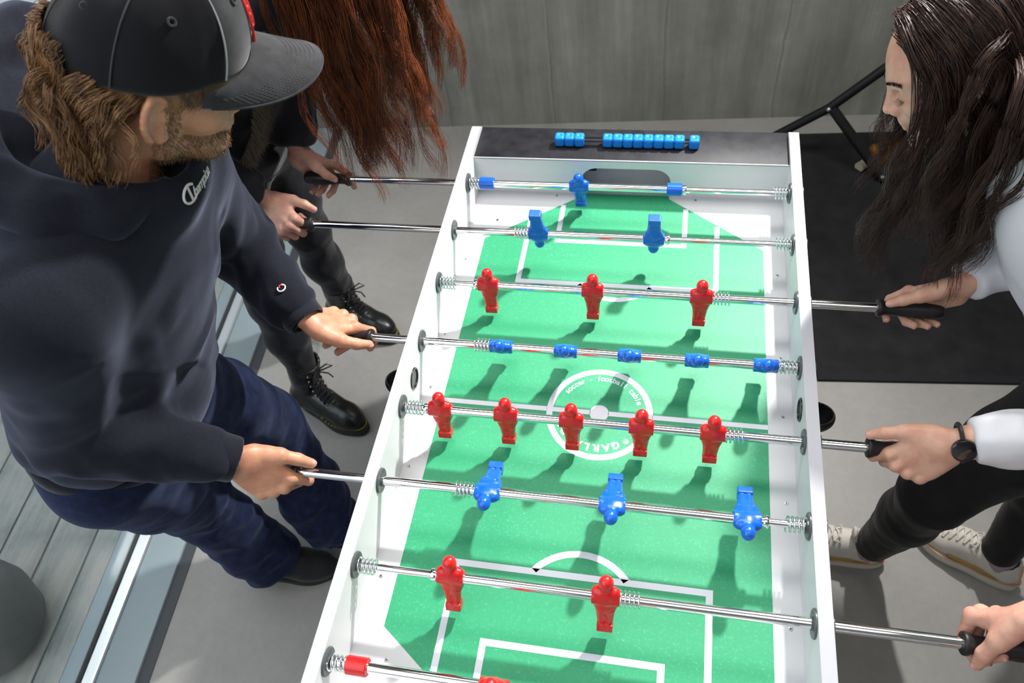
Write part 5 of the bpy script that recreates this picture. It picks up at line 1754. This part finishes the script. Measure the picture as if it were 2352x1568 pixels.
# long dark hair
C_, R_ = HW
def reg_w(d): return (d[2] > .15 or d[0] < -.05) and d[0] < .70 and not (d[0] > .30 and d[2] < .55) and not (d[0] > .05 and d[2] < .30) and d[2] > -.8
cols = [(JW['neck'] + A(-.01, .01, .02), A(.058, .058, .09), np.eye(3)), (JW['chest'], A(.125, .165, .185), TW), (JW['shL'], A(.07, .07, .07), np.eye(3)), (JW['shR'], A(.07, .07, .07), np.eye(3)),
        (C_ + R_ @ A(.05, 0, -.045), A(.055, .056, .065), R_), (C_ + R_ @ A(.118, .02, .005), A(.074, .085, .088), R_)]
G = hair_paths(C_, R_, .95, 270, 24, .43, 32, part=.0, seed=33, back=.45, region=reg_w, pull=R_[:, 0] * -.48, stiff=.76, wave=.014, wfreq=2.6, spread=.011, tight=.35, frizz=.0038, lenvar=.16, colliders=cols)
strands('hair', G, .00062, .0002, M['hair_brown'], PW)
def reg_l(d): return .30 < d[0] < .66 and d[1] > .40 and .18 < d[2] < .62
G = hair_paths(C_, R_, .95, 9, 22, .40, 30, part=.0, seed=8, back=-.05, region=reg_l, stiff=.74, wave=.012, wfreq=2.2, spread=.009, tight=.3, frizz=.003, lenvar=.12, grav=nrm(A(-.10, -.03, -1)), colliders=[(C_ + R_ @ A(.035, 0, -.035), A(.062, .060, .080), R_)])
strands('front_lock', G, .0006, .0002, M['hair_brown'], PW)
scalp('hair_base', HW, .95, M['hair_brown'], PW, [((.050, 0, .075), (1, 0, -.50)), ((0, 0, -.02), (.6, 0, -1))])
# eyebrows and lashes
rng = np.random.RandomState(2)
s_ = .95
bp = np.array([v.co[:] for v in PW.data.vertices]) + world_of(PW)
trb = tree_of(PW)
def face_pt(y, z, lift=.0006):
    o_ = C_ + R_ @ (A(.16, y, z) * s_)
    return on_surface(trb, o_, -R_[:, 0], lift)
L_ = []
for q in (-1, 1):
    for i in range(260):
        t = rng.rand(); y = q * (.014 + .038 * t); z = .022 + .0075 * math.sin(2.0 * t + .3) - .004 * t + rng.uniform(-.0022, .0022)
        p = face_pt(y, z)
        if p is None: continue
        dd = R_ @ nrm(A(.12, q * 1.0, .35 - .6 * t)) * rng.uniform(.006, .010)
        L_.append([p + dd * u for u in (0, .5, 1.0)])
strands('eyebrow', np.array(L_), .00028, .00012, M['lash'], PW)
L_ = []
for q in (-1, 1):
    for i in range(12):
        t = i / 11; y = q * (.018 + .029 * t); z = -.0058 - .0015 * math.sin(3.14 * t)
        p = face_pt(y, z)
        if p is None: continue
        d0 = R_ @ nrm(A(1, q * (.15 + .5 * t), -.75)); d1 = R_ @ nrm(A(.6, q * (.2 + .6 * t), .1))
        ln = .0105 * (.7 + .3 * math.sin(3.14 * t))
        L_.append([p, p + d0 * ln * .5, p + d0 * ln * .75 + d1 * ln * .35])
strands('eyelash', np.array(L_), .00034, .00012, M['lash'], PW)

# ================================================================== fourth player, mostly out of frame on the right
JB = dict(pelvis=V3(1.20, -.42, .95), hipR=V3(1.20, -.33, .92), hipL=V3(1.20, -.51, .92), kneeR=V3(1.14, -.30, .50), kneeL=V3(1.16, -.56, .50), ankR=V3(1.22, -.28, .09), ankL=V3(1.20, -.60, .09), toeR=V3(1.05, -.28, .03), toeL=V3(1.03, -.60, .03),
          chest=V3(1.10, -.43, 1.28), neck=V3(1.06, -.43, 1.42), shR=V3(1.07, -.25, 1.37), shL=V3(1.07, -.62, 1.37), elR=V3(.86, -.30, 1.12), elL=V3(.90, -.64, 1.10), fwd=V3(-.95, 0, -.2))
HB = (V3(.99, -.43, 1.56), ortho(V3(-.85, .05, -.5), V3(-.5, 0, .85)))
handB = {'R': dict(W=V3(.6235, -.352, .9600), f=V3(-.45, .22, -.87), n=V3(-.15, .94, .30), s=1.0, curls=[(52, 74, 40), (60, 80, 46), (64, 82, 46), (64, 80, 44)], tip=V3(.563, -.399, .868), bulge=V3(-1.0, -.4, .1)),
         'L': dict(W=V3(.667, -.541, .938), f=V3(-.683, -.149, -.715), n=V3(-.307, -.83, .466), s=1.0, curls=TIGHT, tip=V3(.552, -.503, .900), bulge=V3(.1, .4, 1))}
PB, nails = body('person', JB, HB, 1.0, handB, M['skin_rosy'], 'person at the right edge of whom only a fist on a black grip shows', base=(1.2, -.42, 0))
nails_obj(nails, PB, M['nail'])
TB_ = ortho(JB['fwd'], JB['chest'] - JB['pelvis']); up = TB_[:, 2]
sd = SDF()
sd.ell(JB['chest'], (.13, .18, .20), TB_, k=.03); sd.ell((JB['pelvis'] + JB['chest']) / 2, (.13, .165, .22), TB_, k=.05); sd.ell(JB['pelvis'] + up * .04, (.135, .17, .12), TB_, k=.05)
sd.cone(JB['shR'], JB['shL'], .07, .07, k=.05); sd.cone(JB['neck'] - up * .03, JB['chest'], .07, .09, k=.04)
for q in 'RL':
    wr = handB[q]['W']; e = JB['el' + q]; d = nrm(e - wr); cu = wr + d * .09
    sd.chain([JB['sh' + q], e, cu], [.070, .058, .046], k=.03); sd.half(cu, -d, .003, .1); sd.cone(cu + d * .04, wr - d * .05, .036, .036, k=.003, sub=True)
sd.half(JB['pelvis'] - up * .05, -up, .006, .3)
sdf_obj('sweatshirt', sd, M['jacket_black'], PB, h=.0075, fold=dict(bones=[(JB['pelvis'], JB['chest'], 1, .5), (JB['shR'], JB['elR'], .5, 1), (JB['elR'], handB['R']['W'], 1, 1), (JB['shL'], JB['elL'], .5, 1)], amp=.008, freq=16))
sd = SDF(); sd.ell(JB['pelvis'] - up * .02, (.12, .162, .12), TB_, k=.03)
for q in 'RL': sd.chain([JB['hip' + q], JB['knee' + q], JB['ank' + q] + A(0, 0, .0)], [.098, .076, .062], k=.03)
sdf_obj('trousers', sd, M['denim_black'], PB, h=.0075, fold=dict(bones=[(JB['hipR'], JB['kneeR'], .5, 1), (JB['kneeR'], JB['ankR'], 1, 1.4), (JB['hipL'], JB['kneeL'], .5, 1), (JB['kneeL'], JB['ankL'], 1, 1.4)], amp=.007, freq=17))
for q in 'RL':
    ft = Foot(JB['ank' + q] * A(1, 1, 0) + A(.075, 0, 0), JB['toe' + q] * A(1, 1, 0)); w = ft.w
    s_ = empty_part('shoe', PB); ft.sole('sole', 0, .026, .002, M['boot_sole'], s_)
    sd = SDF(); sd.ell(w(.72, 0, .034), (ft.L * .27, .044, .040), ft.R, k=0); sd.cone(w(.16, 0, .055), w(.62, 0, .050), .037, .040, k=.02); sd.cone(w(.26, 0, .085), w(.62, 0, .062), .036, .030, k=.02); sd.half(w(.5, 0, .022), A(0, 0, -1), 0, .25)
    sdf_obj('upper', sd, M['suede_black'], s_, h=.005)
scalp('hair', HB, 1.0, M['hair_brown'], PB, [((.055, 0, .06), (1, 0, -.5)), ((0, 0, -.02), (.5, 0, -1))])

# ------------------------------------------------------------------ black steel stand and the amber block on the mat
st = empty('steel_stand', (.75, 1.68, 0), 'black tubular steel stand with a slanted brace on the black mat', 'stand')
b = B(); b.tube([V3(.415, 1.715, .02), V3(.47, 1.712, .085), V3(.636, 1.70, .223), V3(.871, 1.70, .485), V3(1.06, 1.695, .68)], .0165, 16); b.done('post', M['black_steel'], st)
b = B(); b.tube([V3(.645, 1.695, .225), V3(.852, 1.565, .020)], .0175, 16); b.done('brace', M['black_steel'], st)
b = B(); b.tube([V3(1.05, 1.696, .67), V3(1.12, 1.68, .0165), V3(.855, 1.56, .0165)], .0165, 16); b.done('foot_rail', M['black_steel'], st)
b = B(); b.ball(V3(.632, 1.684, .228), .009); b.ball(V3(.845, 1.555, .036), .009); b.done('bolt', M['zinc'], st)
am = empty('wooden_block', (.89, 1.69, 0), 'small amber wooden block with a pale tip lying on the black mat', 'block')
b = B(); b.box((.895, 1.705, .034), (.15, .09, .05), Matrix.Rotation(.45, 3, 'Z'), .016, 3); b.done('block', M['amber_wood'], am)
b = B(); b.cyl(V3(.775, 1.625, .020), V3(.815, 1.665, .020), .018, .016, 20); b.done('tip', M['pale_tip'], am)
